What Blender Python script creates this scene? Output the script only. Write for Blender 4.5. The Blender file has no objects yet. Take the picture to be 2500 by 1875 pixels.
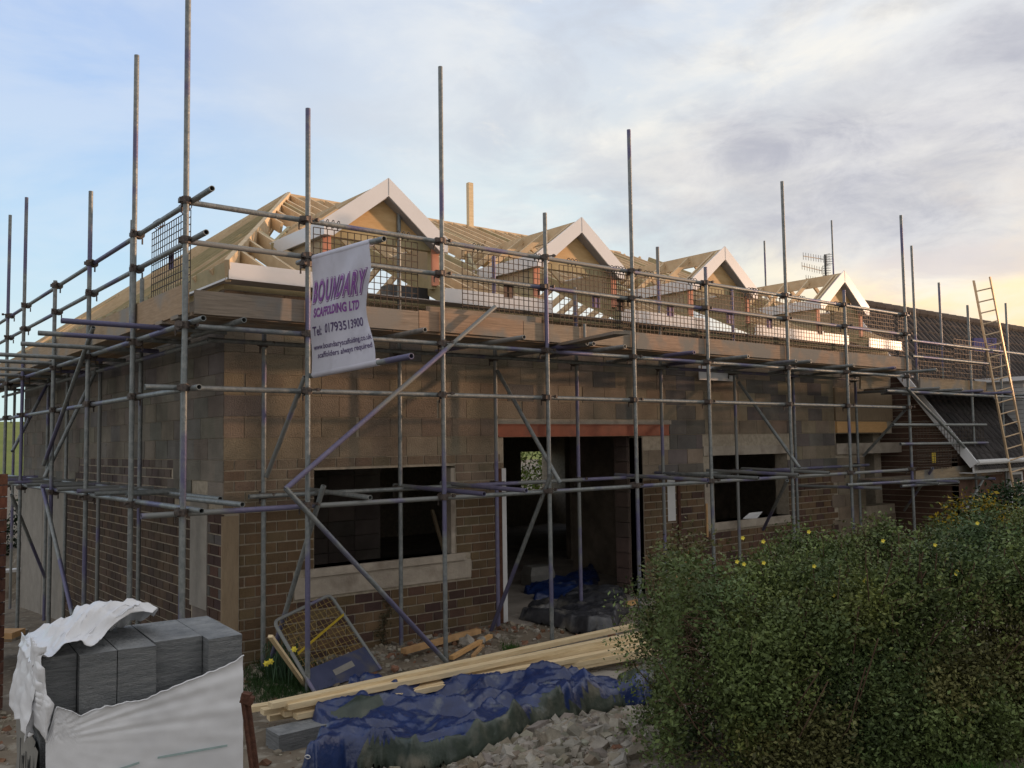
import bpy, bmesh, math, random
import numpy as np
from mathutils import Vector, Matrix, noise as mnoise
random.seed(7)
R=math.radians
SC=bpy.context.scene; COL=SC.collection
# ------------------------------------------------------------------ camera
FPX=2166.8; YAW,PITCH,ROLL=0.89203,0.06592,-0.01442
CAM=Vector((-3.963,-10.40,2.65))
FW=Vector((math.cos(YAW)*math.cos(PITCH),math.sin(YAW)*math.cos(PITCH),math.sin(PITCH)))
RT0=Vector((math.sin(YAW),-math.cos(YAW),0)); UP0=RT0.cross(FW)
RT=RT0*math.cos(ROLL)+UP0*math.sin(ROLL); UP=UP0*math.cos(ROLL)-RT0*math.sin(ROLL)
cd=bpy.data.cameras.new('camera'); cam=bpy.data.objects.new('camera',cd); COL.objects.link(cam)
cd.sensor_width=36; cd.lens=36*FPX/2500; cd.clip_end=2000; cd.clip_start=.05
m=Matrix((( RT.x,UP.x,-FW.x,CAM.x),(RT.y,UP.y,-FW.y,CAM.y),(RT.z,UP.z,-FW.z,CAM.z),(0,0,0,1)))
cam.matrix_world=m; SC.camera=cam
def ray(px,py): return FW+RT*((px-1250)/FPX)-UP*((py-937.5)/FPX)
def _on(a,v,px,py):
    d=ray(px,py); t=(v-CAM[a])/d[a]; return CAM+d*t
def PX(v,px,py): return _on(0,v,px,py)
def PY(v,px,py): return _on(1,v,px,py)
def PZ(v,px,py): return _on(2,v,px,py)
def PD(D,px,py): return CAM+ray(px,py)*D
def PN(px,py,pt,n):
    d=ray(px,py); t=(Vector(pt)-CAM).dot(n)/d.dot(n); return CAM+d*t
# ------------------------------------------------------------------ world
SUN_AZ=R(-22); SUN_EL=R(4.0)
W=bpy.data.worlds.new('World'); SC.world=W; W.use_nodes=True
nt=W.node_tree; nt.nodes.clear(); N=nt.nodes.new; L=nt.links.new
def val(x):
    return x
def math_(op,a,b=None,c=None,clamp=False,tree=None):
    t=tree or nt; n=t.nodes.new('ShaderNodeMath'); n.operation=op; n.use_clamp=clamp
    for i,x in enumerate((a,b,c)):
        if x is None: continue
        if isinstance(x,(int,float)): n.inputs[i].default_value=x
        else: t.links.new(x,n.inputs[i])
    return n.outputs[0]
def smooth(x,a,b):
    n=N('ShaderNodeMapRange'); n.interpolation_type='SMOOTHSTEP'; L(x,n.inputs[0]); n.inputs[1].default_value=a; n.inputs[2].default_value=b; return n.outputs[0]
def ramp(x,stops):
    n=N('ShaderNodeValToRGB'); L(x,n.inputs[0]); e=n.color_ramp.elements
    while len(e)<len(stops): e.new(.5)
    for el,(p,c) in zip(e,stops): el.position=p; el.color=(*c,1)
    return n.outputs[0]
def mix(f,a,b,bt='MIX'):
    n=N('ShaderNodeMix'); n.data_type='RGBA'; n.blend_type=bt
    for s,x in ((0,f),(6,a),(7,b)):
        if isinstance(x,(int,float)): n.inputs[s].default_value=x
        elif isinstance(x,tuple): n.inputs[s].default_value=(*x,1)
        else: L(x,n.inputs[s])
    return n.outputs[2]
tc=N('ShaderNodeTexCoord')
def dot(v):
    n=N('ShaderNodeVectorMath'); n.operation='DOT_PRODUCT'; L(tc.outputs['Generated'],n.inputs[0]); n.inputs[1].default_value=v; return n.outputs['Value']
df=dot((math.cos(YAW),math.sin(YAW),0)); dr=dot((math.sin(YAW),-math.cos(YAW),0)); dz=dot((0,0,1))
az=math_('ARCTAN2',dr,df); el=math_('ARCSINE',dz)
def noise(scale,sx,sz,det=6,rough=.55,dist=0.,off=0.):
    cb=N('ShaderNodeCombineXYZ'); L(math_('MULTIPLY',az,sx),cb.inputs[0]); L(math_('MULTIPLY',el,sz),cb.inputs[1]); cb.inputs[2].default_value=off
    n=N('ShaderNodeTexNoise'); L(cb.outputs[0],n.inputs['Vector']); n.inputs['Scale'].default_value=scale; n.inputs['Detail'].default_value=det; n.inputs['Roughness'].default_value=rough; n.inputs['Distortion'].default_value=dist
    return n.outputs['Fac']
n1=noise(2.6,1.0,2.4,8,.58,.4,3.1); n2=noise(5.0,1.,2.0,9,.62,.35,9.4); n3=noise(1.6,1.,1.8,5,.5,.2,21.); n4=noise(9.,1.,1.9,9,.65,.5,33.); n5=noise(3.4,1.,3.4,8,.6,.3,52.)
baseL=ramp(el,[(0,(.58,.74,.74)),(.12,(.54,.71,.78)),(.22,(.42,.62,.82)),(.34,(.37,.53,.80)),(.50,(.38,.50,.77)),(1,(.38,.45,.60))])
baseM=ramp(el,[(0,(.90,.80,.66)),(.12,(.80,.79,.75)),(.24,(.60,.71,.75)),(.36,(.64,.68,.72)),(.50,(.55,.62,.74)),(1,(.45,.50,.60))])
baseR=ramp(el,[(0,(1.0,.60,.36)),(.12,(1.0,.70,.40)),(.17,(1.0,.82,.54)),(.215,(1.0,.74,.50)),(.28,(.90,.84,.76)),(.36,(.76,.76,.76)),(.50,(.72,.74,.78)),(1,(.45,.48,.56))])
azn=math_('ADD',az,math_('MULTIPLY',math_('SUBTRACT',n3,.5),.35))
b=mix(smooth(azn,-.50,.0),baseL,baseM); b=mix(smooth(azn,.10,.48),b,baseR)
# soft white and cream veils, denser to the right
veil=math_('MULTIPLY',smooth(n1,.40,.62),math_('ADD',.40,math_('MULTIPLY',smooth(azn,-.35,.2),.55)),clamp=True)
b=mix(veil,b,mix(smooth(az,-.25,.2),(.70,.74,.79),(.86,.82,.75)))
# mottled grey undersides
g=math_('MULTIPLY',smooth(n2,.44,.66),math_('MULTIPLY',smooth(az,-.38,.05),.62))
b=mix(g,b,mix(smooth(az,-.1,.4),(.52,.56,.64),(.50,.50,.53)))
g=math_('MULTIPLY',smooth(n4,.56,.74),math_('MULTIPLY',smooth(az,-.30,.15),.45))
b=mix(g,b,(.90,.85,.76))
# bank of lavender-grey cloud, thicker to the right
e0=math_('ADD',.256,math_('MULTIPLY',az,.06))
wd=math_('ADD',.060,math_('MULTIPLY',az,.10))
ee=math_('ADD',el,math_('MULTIPLY',math_('SUBTRACT',n1,.5),.16)); ee=math_('ADD',ee,math_('MULTIPLY',math_('SUBTRACT',n2,.5),.12))
d1=math_('DIVIDE',math_('ABSOLUTE',math_('SUBTRACT',ee,e0)),wd)
band=math_('MULTIPLY',math_('SUBTRACT',1.,smooth(d1,.45,1.25)),smooth(azn,.02,.24))
band=math_('MULTIPLY',band,math_('ADD',.55,math_('MULTIPLY',smooth(n5,.38,.60),.45)),clamp=True)
b=mix(band,b,mix(smooth(n4,.35,.68),(.42,.42,.48),(.60,.59,.62)))
# thin low banks across the glow
d2=math_('DIVIDE',math_('ABSOLUTE',math_('SUBTRACT',math_('ADD',el,math_('MULTIPLY',math_('SUBTRACT',n2,.5),.12)),.165)),.022)
low=math_('MULTIPLY',math_('SUBTRACT',1.,smooth(d2,.2,1.5)),smooth(azn,.34,.44))
b=mix(math_('MULTIPLY',low,.7),b,(.62,.55,.56))
# dimmer dusk sky away from the sunset, ground colour below the horizon
b=mix(smooth(df,-.1,.55),(.58,.57,.57),b)
b=mix(smooth(el,-.06,.0),(.05,.055,.045),b)
bg=N('ShaderNodeBackground'); L(b,bg.inputs[0]); bg.inputs[1].default_value=.86
sky=N('ShaderNodeTexSky'); sky.sky_type='NISHITA'; sky.sun_disc=False; sky.sun_elevation=SUN_EL; sky.sun_rotation=math.pi/2-SUN_AZ
bg2=N('ShaderNodeBackground'); L(sky.outputs[0],bg2.inputs[0]); bg2.inputs[1].default_value=.02
ms=N('ShaderNodeAddShader'); L(bg.outputs[0],ms.inputs[0]); L(bg2.outputs[0],ms.inputs[1])
out=N('ShaderNodeOutputWorld'); L(ms.outputs[0],out.inputs[0])
sd=bpy.data.lights.new('sun','SUN'); sd.energy=2.7; sd.angle=R(2.5); sd.color=(1,.62,.38)
sun=bpy.data.objects.new('sun',sd); COL.objects.link(sun)
dv=Vector((math.cos(SUN_EL)*math.cos(SUN_AZ),math.cos(SUN_EL)*math.sin(SUN_AZ),math.sin(SUN_EL)))
sun.rotation_euler=dv.to_track_quat('Z','Y').to_euler()
SC.render.engine='CYCLES'
SC.view_settings.view_transform='Standard'; SC.view_settings.look='None'; SC.view_settings.gamma=1; SC.view_settings.exposure=0.36
SC.cycles.max_bounces=8; SC.cycles.transparent_max_bounces=8
# ------------------------------------------------------------------ materials
def mat(name,col,rough=.8,metal=0.,vary=.25,scale=6.,stretch=(1,1,1),col2=None,bump=0.,bscale=40.,attr=False,spec=.3,det=6,dirt=None,dscale=1.2,dpos=(.5,.7),trans=0.):
    M=bpy.data.materials.new(name); M.use_nodes=True; t=M.node_tree; bs=t.nodes['Principled BSDF']
    n=t.nodes.new; l=t.links.new
    tcc=n('ShaderNodeTexCoord'); mp=n('ShaderNodeMapping'); l(tcc.outputs['Object'],mp.inputs[0]); mp.inputs['Scale'].default_value=stretch
    nz=n('ShaderNodeTexNoise'); l(mp.outputs[0],nz.inputs['Vector']); nz.inputs['Scale'].default_value=scale; nz.inputs['Detail'].default_value=det; nz.inputs['Roughness'].default_value=.65
    rp=n('ShaderNodeMapRange'); l(nz.outputs['Fac'],rp.inputs[0]); rp.inputs[1].default_value=.33; rp.inputs[2].default_value=.67
    mx=n('ShaderNodeMix'); mx.data_type='RGBA'; l(rp.outputs[0],mx.inputs[0])
    c2=col2 or tuple(min(1,c*(1+vary)) for c in col); c1=col if col2 else tuple(c*(1-vary) for c in col)
    mx.inputs[6].default_value=(*c1,1); mx.inputs[7].default_value=(*c2,1); o=mx.outputs[2]
    if attr:
        at=n('ShaderNodeAttribute'); at.attribute_name='Col'; m2=n('ShaderNodeMix'); m2.data_type='RGBA'; m2.blend_type='MULTIPLY'; m2.inputs[0].default_value=1
        l(at.outputs['Color'],m2.inputs[6]); l(o,m2.inputs[7]); o=m2.outputs[2]
    if dirt:
        nd=n('ShaderNodeTexNoise'); l(tcc.outputs['Object'],nd.inputs['Vector']); nd.inputs['Scale'].default_value=dscale; nd.inputs['Detail'].default_value=7
        r2=n('ShaderNodeMapRange'); l(nd.outputs['Fac'],r2.inputs[0]); r2.inputs[1].default_value=dpos[0]; r2.inputs[2].default_value=dpos[1]
        m3=n('ShaderNodeMix'); m3.data_type='RGBA'; l(r2.outputs[0],m3.inputs[0]); l(o,m3.inputs[6]); m3.inputs[7].default_value=(*dirt,1); o=m3.outputs[2]
    l(o,bs.inputs['Base Color']); bs.inputs['Roughness'].default_value=rough; bs.inputs['Metallic'].default_value=metal
    bs.inputs['Specular IOR Level'].default_value=spec
    if trans: bs.inputs['Transmission Weight'].default_value=0
    if bump:
        nb=n('ShaderNodeTexNoise'); l(mp.outputs[0],nb.inputs['Vector']); nb.inputs['Scale'].default_value=bscale; nb.inputs['Detail'].default_value=5
        bp=n('ShaderNodeBump'); bp.inputs['Strength'].default_value=bump; bp.inputs['Distance'].default_value=.02; l(nb.outputs['Fac'],bp.inputs['Height']); l(bp.outputs[0],bs.inputs['Normal'])
    return M
M={}
M['tube']=mat('scaffold_tube_metal',(.17,.19,.195),.5,.45,col2=(.30,.315,.31),scale=14,stretch=(1,1,1),dirt=(.15,.145,.24),dscale=.8,dpos=(.55,.60),bump=.3,bscale=45)
M['tube2']=mat('scaffold_tube_painted_metal',(.15,.145,.25),.55,.25,col2=(.22,.205,.31),scale=9,dirt=(.24,.25,.245),dscale=1.3,dpos=(.44,.50),bump=.15,bscale=60)
M['rust']=mat('coupler_steel',(.13,.085,.06),.7,.5,col2=(.25,.17,.11),scale=30,bump=.3,bscale=90)
M['coup']=mat('coupler_dark_steel',(.07,.06,.06),.6,.6,col2=(.17,.14,.12),scale=30,bump=.3,bscale=90)
M['boardx']=mat('weathered_board',(.27,.215,.16),.85,col2=(.44,.35,.27),scale=4,stretch=(.8,9,14),bump=.25,bscale=30,dirt=(.24,.225,.20),dscale=2.0,dpos=(.47,.60),attr=True)
M['boardy']=mat('weathered_board_side',(.36,.28,.19),.85,col2=(.48,.38,.27),scale=5,stretch=(9,1,9),bump=.25,bscale=30,dirt=(.30,.28,.25),dscale=1.3,dpos=(.5,.62),attr=True)
M['timber']=mat('roof_timber',(.60,.45,.28),.75,col2=(.74,.59,.39),scale=5,bump=.1,bscale=50,dirt=(.36,.25,.13),dscale=9,dpos=(.68,.72))
M['timberg']=mat('treated_timber',(.38,.33,.19),.75,col2=(.50,.42,.25),scale=5,bump=.1,bscale=50)
M['newwood']=mat('planed_timber',(.66,.51,.30),.6,col2=(.84,.69,.45),scale=4,stretch=(1,9,9),bump=.08,bscale=40,dirt=(.36,.18,.07),dscale=9,dpos=(.73,.77))
M['ply']=mat('plywood',(.58,.37,.165),.6,col2=(.72,.50,.26),scale=2.2,stretch=(1,1,5),bump=.05,det=4)
M['osb']=mat('cheek_board',(.42,.35,.24),.8,col2=(.5,.42,.3),scale=3)
M['pink']=mat('pink_primer_post',(.62,.27,.18),.7,col2=(.70,.33,.22),scale=6)
M['white']=mat('white_plastic_board',(.80,.81,.83),.35,vary=.03,scale=2,spec=.5)
M['soffit']=mat('grey_soffit',(.36,.36,.37),.6,vary=.06,scale=2)
M['mason']=mat('masonry_units',(.78,.78,.78),.95,vary=.30,scale=1.6,attr=True,bump=.7,bscale=60,det=10)
M['mortar']=mat('mortar',(.39,.335,.26),.95,vary=.2,scale=12,bump=.4)
M['conc']=mat('pale_concrete',(.34,.295,.24),.92,col2=(.46,.40,.33),scale=5,bump=.4,bscale=40,dirt=(.24,.20,.16),dscale=2,dpos=(.52,.68))
M['concg']=mat('grey_render',(.27,.25,.22),.92,col2=(.36,.33,.29),scale=3,bump=.25,bscale=40)
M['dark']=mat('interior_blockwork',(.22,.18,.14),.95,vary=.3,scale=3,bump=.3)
M['redox']=mat('red_oxide_steel',(.27,.07,.035),.55,vary=.2,scale=4,spec=.4,dirt=(.18,.05,.03),dscale=3,dpos=(.55,.7))
M['post']=mat('timber_corner_post',(.25,.185,.12),.85,col2=(.33,.25,.165),scale=5,stretch=(6,6,1),bump=.2)
M['mesh']=mat('guard_mesh_wire',(.045,.035,.03),.6,.5,col2=(.11,.085,.065),scale=20)
M['plate']=mat('guard_plate_purple',(.15,.11,.22),.55,.2,vary=.3,scale=9)
M['plateb']=mat('guard_plate_brown',(.13,.085,.07),.6,.2,vary=.3,scale=9)
M['banner']=mat('banner_vinyl',(.60,.60,.70),.45,vary=.06,scale=3,spec=.4,dirt=(.42,.41,.48),dscale=2.2,dpos=(.54,.72))
M['purple']=mat('purple_print',(.26,.09,.36),.5,vary=.12,scale=14)
M['ltxt']=mat('white_print',(.70,.66,.78),.5,vary=.05,scale=6)
M['dtxt']=mat('dark_print',(.10,.07,.17),.5,vary=.12,scale=14)
M['aircrete']=mat('aircrete_block',(.15,.16,.17),.95,col2=(.29,.30,.305),scale=3,stretch=(2,2,22),bump=.9,bscale=14)
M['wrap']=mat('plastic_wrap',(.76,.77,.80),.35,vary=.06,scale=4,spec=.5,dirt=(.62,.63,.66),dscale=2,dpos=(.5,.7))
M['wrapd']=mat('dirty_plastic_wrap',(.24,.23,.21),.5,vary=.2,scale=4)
M['black']=mat('black_print',(.02,.02,.02),.6,vary=.1)
M['tarp']=mat('blue_tarpaulin',(.008,.020,.085),.30,col2=(.02,.045,.16),scale=5,spec=.7,bump=.45,bscale=16,dirt=(.13,.15,.19),dscale=4.5,dpos=(.60,.70))
M['tarpg']=mat('green_tarpaulin_back',(.035,.05,.04),.4,col2=(.075,.095,.075),scale=5,spec=.5,bump=.3,bscale=18,dirt=(.20,.19,.15),dscale=2.5,dpos=(.56,.70))
M['blacksheet']=mat('black_membrane',(.022,.024,.03),.38,col2=(.06,.062,.07),scale=5,spec=.6,bump=.3,bscale=18,dirt=(.17,.16,.14),dscale=2.5,dpos=(.54,.7))
M['ground']=mat('site_soil',(.14,.115,.085),.97,col2=(.25,.21,.16),scale=1.6,bump=.9,bscale=14,dirt=(.31,.28,.23),dscale=7,dpos=(.56,.66))
M['rock']=mat('rubble_stone',(.34,.315,.275),.95,vary=.25,scale=8,attr=True,bump=.6,bscale=30)
M['grass']=mat('grass_blades',(.03,.075,.018),.7,col2=(.06,.12,.03),scale=3)
M['leaf']=mat('leaves',(.75,.75,.75),.55,vary=.25,scale=3,attr=True,spec=.25)
M['bark']=mat('brown_stems',(.075,.045,.03),.9,col2=(.14,.09,.06),scale=20)
M['yellow']=mat('yellow_petals',(.85,.72,.10),.6,vary=.1)
M['rustpost']=mat('rusty_steel_post',(.075,.035,.025),.8,.3,col2=(.14,.065,.042),scale=20,bump=.5,bscale=60)
M['slab']=mat('concrete_floor',(.26,.23,.20),.95,col2=(.42,.37,.32),scale=2,bump=.3)
M['rtile']=mat('roof_tile',(.034,.031,.032),.9,col2=(.062,.055,.054),scale=4,bump=.4,bscale=30,attr=True)
M['brickn']=mat('neighbour_brick',(.11,.065,.048),.9,col2=(.16,.095,.07),scale=10)
M['clad']=mat('white_cladding',(.62,.62,.62),.5,vary=.04)
M['glass']=mat('window_glass',(.03,.035,.04),.08,vary=.2,spec=.8)
M['alu']=mat('ladder_aluminium_sun_tint',(.50,.36,.22),.4,.5,col2=(.62,.46,.30),scale=9)  # orange low-sun glow is painted into the aluminium colour
M['ally']=mat('aerial_metal',(.10,.10,.10),.5,.6,vary=.2)
M['navy']=mat('navy_kick_plate',(.035,.045,.10),.45,col2=(.06,.07,.14),scale=4,dirt=(.12,.11,.09),dscale=3,dpos=(.55,.7))
M['strap']=mat('yellow_strap',(.55,.40,.04),.6,vary=.2)
M['rubwood']=mat('offcut_timber',(.42,.25,.12),.8,col2=(.6,.37,.18),scale=6)
M['field']=mat('hill_field',(.13,.17,.03),.95,col2=(.22,.25,.05),scale=.06)
M['redbrick']=mat('red_brick',(.085,.04,.032),.9,col2=(.17,.085,.06),scale=9,bump=.6,bscale=20,attr=True)
M['orange']=mat('orange_wood_and_sun_tint',(.62,.36,.15),.7,col2=(.72,.44,.2),scale=4,stretch=(1,6,6))  # orange wood; on the porch header the colour stands in for low sunlight
# ------------------------------------------------------------------ builders
class MB:
    def __init__(s): s.v=[]; s.f=[]; s.c=[]; s.cur=None
    def add(s,vs,fs):
        o=len(s.v); s.v+= [tuple(x) for x in vs]
        for f in fs: s.f.append(tuple(i+o for i in f)); s.c.append(s.cur)
        return s
    def box(s,x0,x1,y0,y1,z0,z1):
        vs=[(x,y,z) for z in (z0,z1) for x,y in ((x0,y0),(x1,y0),(x1,y1),(x0,y1))]
        return s.add(vs,[(3,2,1,0),(4,5,6,7),(0,1,5,4),(1,2,6,5),(2,3,7,6),(3,0,4,7)])
    def beam(s,a,b,w,h,up=(0,0,1)):
        a=Vector(a);b=Vector(b); d=(b-a).normalized(); u=Vector(up); sd_=d.cross(u)
        if sd_.length<1e-4: sd_=d.cross(Vector((1,0,0)))
        sd_.normalize(); u=sd_.cross(d).normalized(); vs=[]
        for p in (a,b):
            for i,j in ((-1,-1),(1,-1),(1,1),(-1,1)): vs.append(p+sd_*(i*w/2)+u*(j*h/2))
        return s.add(vs,[(0,1,2,3),(7,6,5,4),(0,4,5,1),(1,5,6,2),(2,6,7,3),(3,7,4,0)])
    def tube(s,a,b,r=.029,n=12,hollow=True):
        a=Vector(a);b=Vector(b); d=(b-a).normalized(); u=d.orthogonal().normalized(); w=d.cross(u)
        rings=[(a,r),(b,r)]
        if hollow: rings=[(a+d*.12,r*.78),(a,r*.78),(a,r),(b,r),(b,r*.78),(b-d*.12,r*.78)]
        vs=[];fs=[]
        for p,rr in rings:
            for i in range(n):
                t=2*math.pi*i/n; vs.append(p+(u*math.cos(t)+w*math.sin(t))*rr)
        for k in range(len(rings)-1):
            for i in range(n):
                j=(i+1)%n; fs.append((k*n+i,k*n+j,(k+1)*n+j,(k+1)*n+i))
        fs.append(tuple(range(n))[::-1]); fs.append(tuple((len(rings)-1)*n+i for i in range(n)))
        return s.add(vs,fs)
    def path(s,pts,r,n=6):
        for i in range(len(pts)-1): s.tube(pts[i],pts[i+1],r,n,False)
        return s
    def build(s,name,mt,parent=None,smooth=False):
        me=bpy.data.meshes.new(name); me.from_pydata(s.v,[],s.f); me.materials.append(mt)
        if any(c is not None for c in s.c):
            a=me.color_attributes.new('Col','FLOAT_COLOR','CORNER'); arr=[]
            for f,c in zip(s.f,s.c):
                arr+= list((*(c or (1,1,1)),1))*len(f)
            a.data.foreach_set('color',arr)
        elif 'Col' in str([nd.attribute_name for nd in mt.node_tree.nodes if nd.type=='ATTRIBUTE']):
            a=me.color_attributes.new('Col','FLOAT_COLOR','CORNER'); a.data.foreach_set('color',[1.0]*(4*len(me.loops)))
        if smooth:
            me.polygons.foreach_set('use_smooth',[True]*len(me.polygons))
            if smooth=='auto':
                try: me.set_sharp_from_angle(angle=R(35))
                except Exception: pass
        me.update(); o=bpy.data.objects.new(name,me); COL.objects.link(o)
        if parent: par(o,parent)
        return o
def par(o,p):
    o.parent=p; bpy_inv=None
    b=Vector(p.get('_b',(0,0,0))) if '_b' in p else Vector((0,0,0))
    o.matrix_parent_inverse=Matrix.Translation(-b)
def tag(o,label,cat,group=None,kind=None):
    if label: o['label']=label
    if cat: o['category']=cat
    if group: o['group']=group
    if kind: o['kind']=kind
    return o
def thing(name,label,cat,loc=(0,0,0),group=None):
    o=bpy.data.objects.new(name,None); COL.objects.link(o); o.location=loc; o.empty_display_size=.2
    tag(o,label,cat,group); BASE[o.name]=Vector(loc); return o
BASE={}
def par(o,p):
    o.parent=p; o.matrix_parent_inverse=Matrix.Translation(-BASE.get(p.name,Vector((0,0,0))))
def struct(o): o['kind']='structure'; return o
def jit(c,a=.12):
    k=1+random.uniform(-a,a); return tuple(min(1,x*k*(1+random.uniform(-.04,.04))) for x in c)
# ------------------------------------------------------------------ ground
def sm(t): t=max(0,min(1,t)); return t*t*(3-2*t)
def gz(x,y):
    z=.50*sm((-y-3.6)/4.0)+.5*sm((-y-7)/3.5)*(1-sm((x+1)/3))
    if y>0: z-=.068*y*(1-sm((x-.2)/.5) if x<.7 else 0)*1.0 if y<16 else .068*16*(1 if x<.2 else 0)
    r=1 if (x<-.0 or y<-.0) else 0
    z+=.05*mnoise.noise((x*.9,y*.9,0))+.03*mnoise.noise((x*3.1,y*3.1,4))+.012*mnoise.noise((x*9,y*9,2))
    # heap of rubble in the foreground
    hx,hy=1.1,-4.75; q=((x-hx)/1.15)**2+((y-hy)/.8)**2; z+=.13*math.exp(-q*1.2)
    return z
def axis(fine0,fine1,st,far):
    a=list(np.arange(fine0,fine1,st)); q=st
    lo=[fine0]; hi=[a[-1]]
    while lo[-1]>-far: q*=1.35; lo.append(lo[-1]-q)
    q=st
    while hi[-1]<far: q*=1.35; hi.append(hi[-1]+q)
    return lo[:0:-1]+a+hi[1:]
xs=axis(-5,9,.07,600); ys=axis(-9.5,.4,.07,600)
g=MB()
for y in ys:
    for x in xs:
        if 0.05<x<15.5 and 0.05<y<11.8: g.v.append((x,y,-.05)); continue
        far=abs(x)>60 or abs(y)>60
        g.v.append((x,y,-.9 if far else gz(x,y)))
nx=len(xs)
g.f=[(j*nx+i,j*nx+i+1,(j+1)*nx+i+1,(j+1)*nx+i) for j in range(len(ys)-1) for i in range(nx-1)]; g.c=[None]*len(g.f)
struct(g.build('ground',M['ground'],smooth=True))
h=MB(); hn=40
for j in range(14):
    for i in range(hn):
        x=-40+i*8; y=110+j*16; h.v.append((x,y,-1.2+11*sm(j/9)+1.2*mnoise.noise((x*.01,y*.01,0))))
h.f=[(j*hn+i,j*hn+i+1,(j+1)*hn+i+1,(j+1)*hn+i) for j in range(13) for i in range(hn-1)]; h.c=[None]*len(h.f)
struct(h.build('hill',M['field'],smooth=True))
# unseen ridge added on the sunset side to keep low sun off the lower walls
shade_ridge=MB(); rn=60; sv=Vector((math.cos(SUN_AZ),math.sin(SUN_AZ),0)); tv=Vector((-sv.y,sv.x,0))
for j in range(9):
    for i in range(rn):
        q=Vector((8,0,0))+sv*(52+j*4)+tv*((i-rn/2)*4); hh=(3.75+60*math.tan(SUN_EL))*math.exp(-((j-2)/2.2)**2)+.5*mnoise.noise((q.x*.05,q.y*.05,0)); shade_ridge.v.append((q.x,q.y,-1+max(0,hh+1)))
shade_ridge.f=[(j*rn+i,j*rn+i+1,(j+1)*rn+i+1,(j+1)*rn+i) for j in range(8) for i in range(rn-1)]; shade_ridge.c=[None]*len(shade_ridge.f)
struct(shade_ridge.build('hill',M['field'],smooth=True))
def rockmesh(mb,c,r,col,seg=1):
    if seg==1 and random.random()<.62:
        a_=[random.uniform(.5,1.1)*r for _ in range(3)]; a_[2]*=.7; rot=Matrix.Rotation(random.uniform(0,6.3),3,'Z')@Matrix.Rotation(random.uniform(-.6,.6),3,'X')@Matrix.Rotation(random.uniform(-.6,.6),3,'Y')
        vs=[rot@Vector((x*a_[0]*random.uniform(.6,1.15),y*a_[1]*random.uniform(.6,1.15),z*a_[2]*random.uniform(.7,1.1)))+Vector(c) for z in (-1,1) for x,y in ((-1,-1),(1,-1),(1,1),(-1,1))]
        mb.cur=col; mb.add(vs,[(3,2,1,0),(4,5,6,7),(0,1,5,4),(1,2,6,5),(2,3,7,6),(3,0,4,7)]); return
    bm=bmesh.new(); bmesh.ops.create_icosphere(bm,subdivisions=seg,radius=r)
    sx,sy,sz=[random.uniform(.6,1.25) for _ in range(3)]; sz*=.75; rot=Matrix.Rotation(random.uniform(0,6.3),3,'Z')@Matrix.Rotation(random.uniform(-.5,.5),3,'X')
    for v in bm.verts:
        k=random.uniform(.75,1.2); v.co=rot@Vector((v.co.x*sx*k,v.co.y*sy*k,v.co.z*sz*k))+Vector(c)
    mb.cur=col; mb.add([v.co[:] for v in bm.verts],[[v.index for v in f.verts] for f in bm.faces]); bm.free()
rub=MB()
for i in range(2600):
    a=random.gauss(1.15,.62); b_=random.gauss(-4.85,.42)
    r=random.choice([.007,.009,.012,.016,.022,.028,.036,.048,.070])*random.uniform(.7,1.25)
    rockmesh(rub,(a,b_,gz(a,b_)+r*.3),r,jit(random.choice([(1,1,.95),(.8,.78,.72),(1.1,1.05,.95),(.7,.68,.66),(.74,.66,.58)]),.2))
tag(rub.build('rubble',M['rock']),'pale heap of broken stone and mortar beside the blue tarpaulin','rubble',kind='stuff')
sdm=MB(); sn=60
for j in range(sn):
    for i in range(sn):
        x=-.45+3.3*i/(sn-1); y=-6.1+2.5*j/(sn-1); q=((x-1.2)/1.45)**2+((y+4.85)/1.05)**2
        sdm.v.append((x,y,gz(x,y)+.035*(1-q)-.01+.03*mnoise.noise((x*5,y*5,1))+.012*mnoise.noise((x*17,y*17,1))))
sdm.f=[(j*sn+i,j*sn+i+1,(j+1)*sn+i+1,(j+1)*sn+i) for j in range(sn-1) for i in range(sn-1)]; sdm.c=[None]*len(sdm.f)
M['sand']=mat('pale_sand',(.22,.20,.165),.97,col2=(.36,.33,.275),scale=2.5,bump=.9,bscale=25)
tag(sdm.build('sand',M['sand'],smooth=True),'pale sandy spoil under the broken stone by the tarpaulin','sand',kind='stuff')
rub=MB()
for i in range(3800):
    a=random.uniform(-2.6,6.5); b_=random.uniform(-6.8,-.05)
    if random.random()<.4: b_=-abs(random.gauss(.35,.45))-.05
    r=random.choice([.008,.012,.018,.028,.045])*random.uniform(.7,1.2)
    if r>.03 and 4.2<a<7.2 and b_>-.5: continue
    rockmesh(rub,(a,b_,gz(a,b_)+r*.2),r,jit(random.choice([(.9,.85,.75),(.6,.55,.5),(1,1,.95),(.6,.35,.25)]),.25),1)
tag(rub.build('gravel',M['rock']),'scattered small stones and grit over the site soil','gravel',kind='stuff')
# ------------------------------------------------------------------ house
house=thing('bungalow_under_construction','half-built block and brick bungalow with bare timber roof and four gabled dormers','house',(0,0,0))
EAVE=4.80; TANF=(7.68-4.80)/(5.95+.35); RX=3.57; RY=5.95; RZ=7.68; XR=15.6; YB=11.9
H1=[(1.18,3.37,1.10,2.335),(4.25,7.25,-.2,2.73),(9.12,11.47,1.14,2.36),(14.35,15.72,1.14,2.31),(13.25,15.6,2.53,2.74)]
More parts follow.
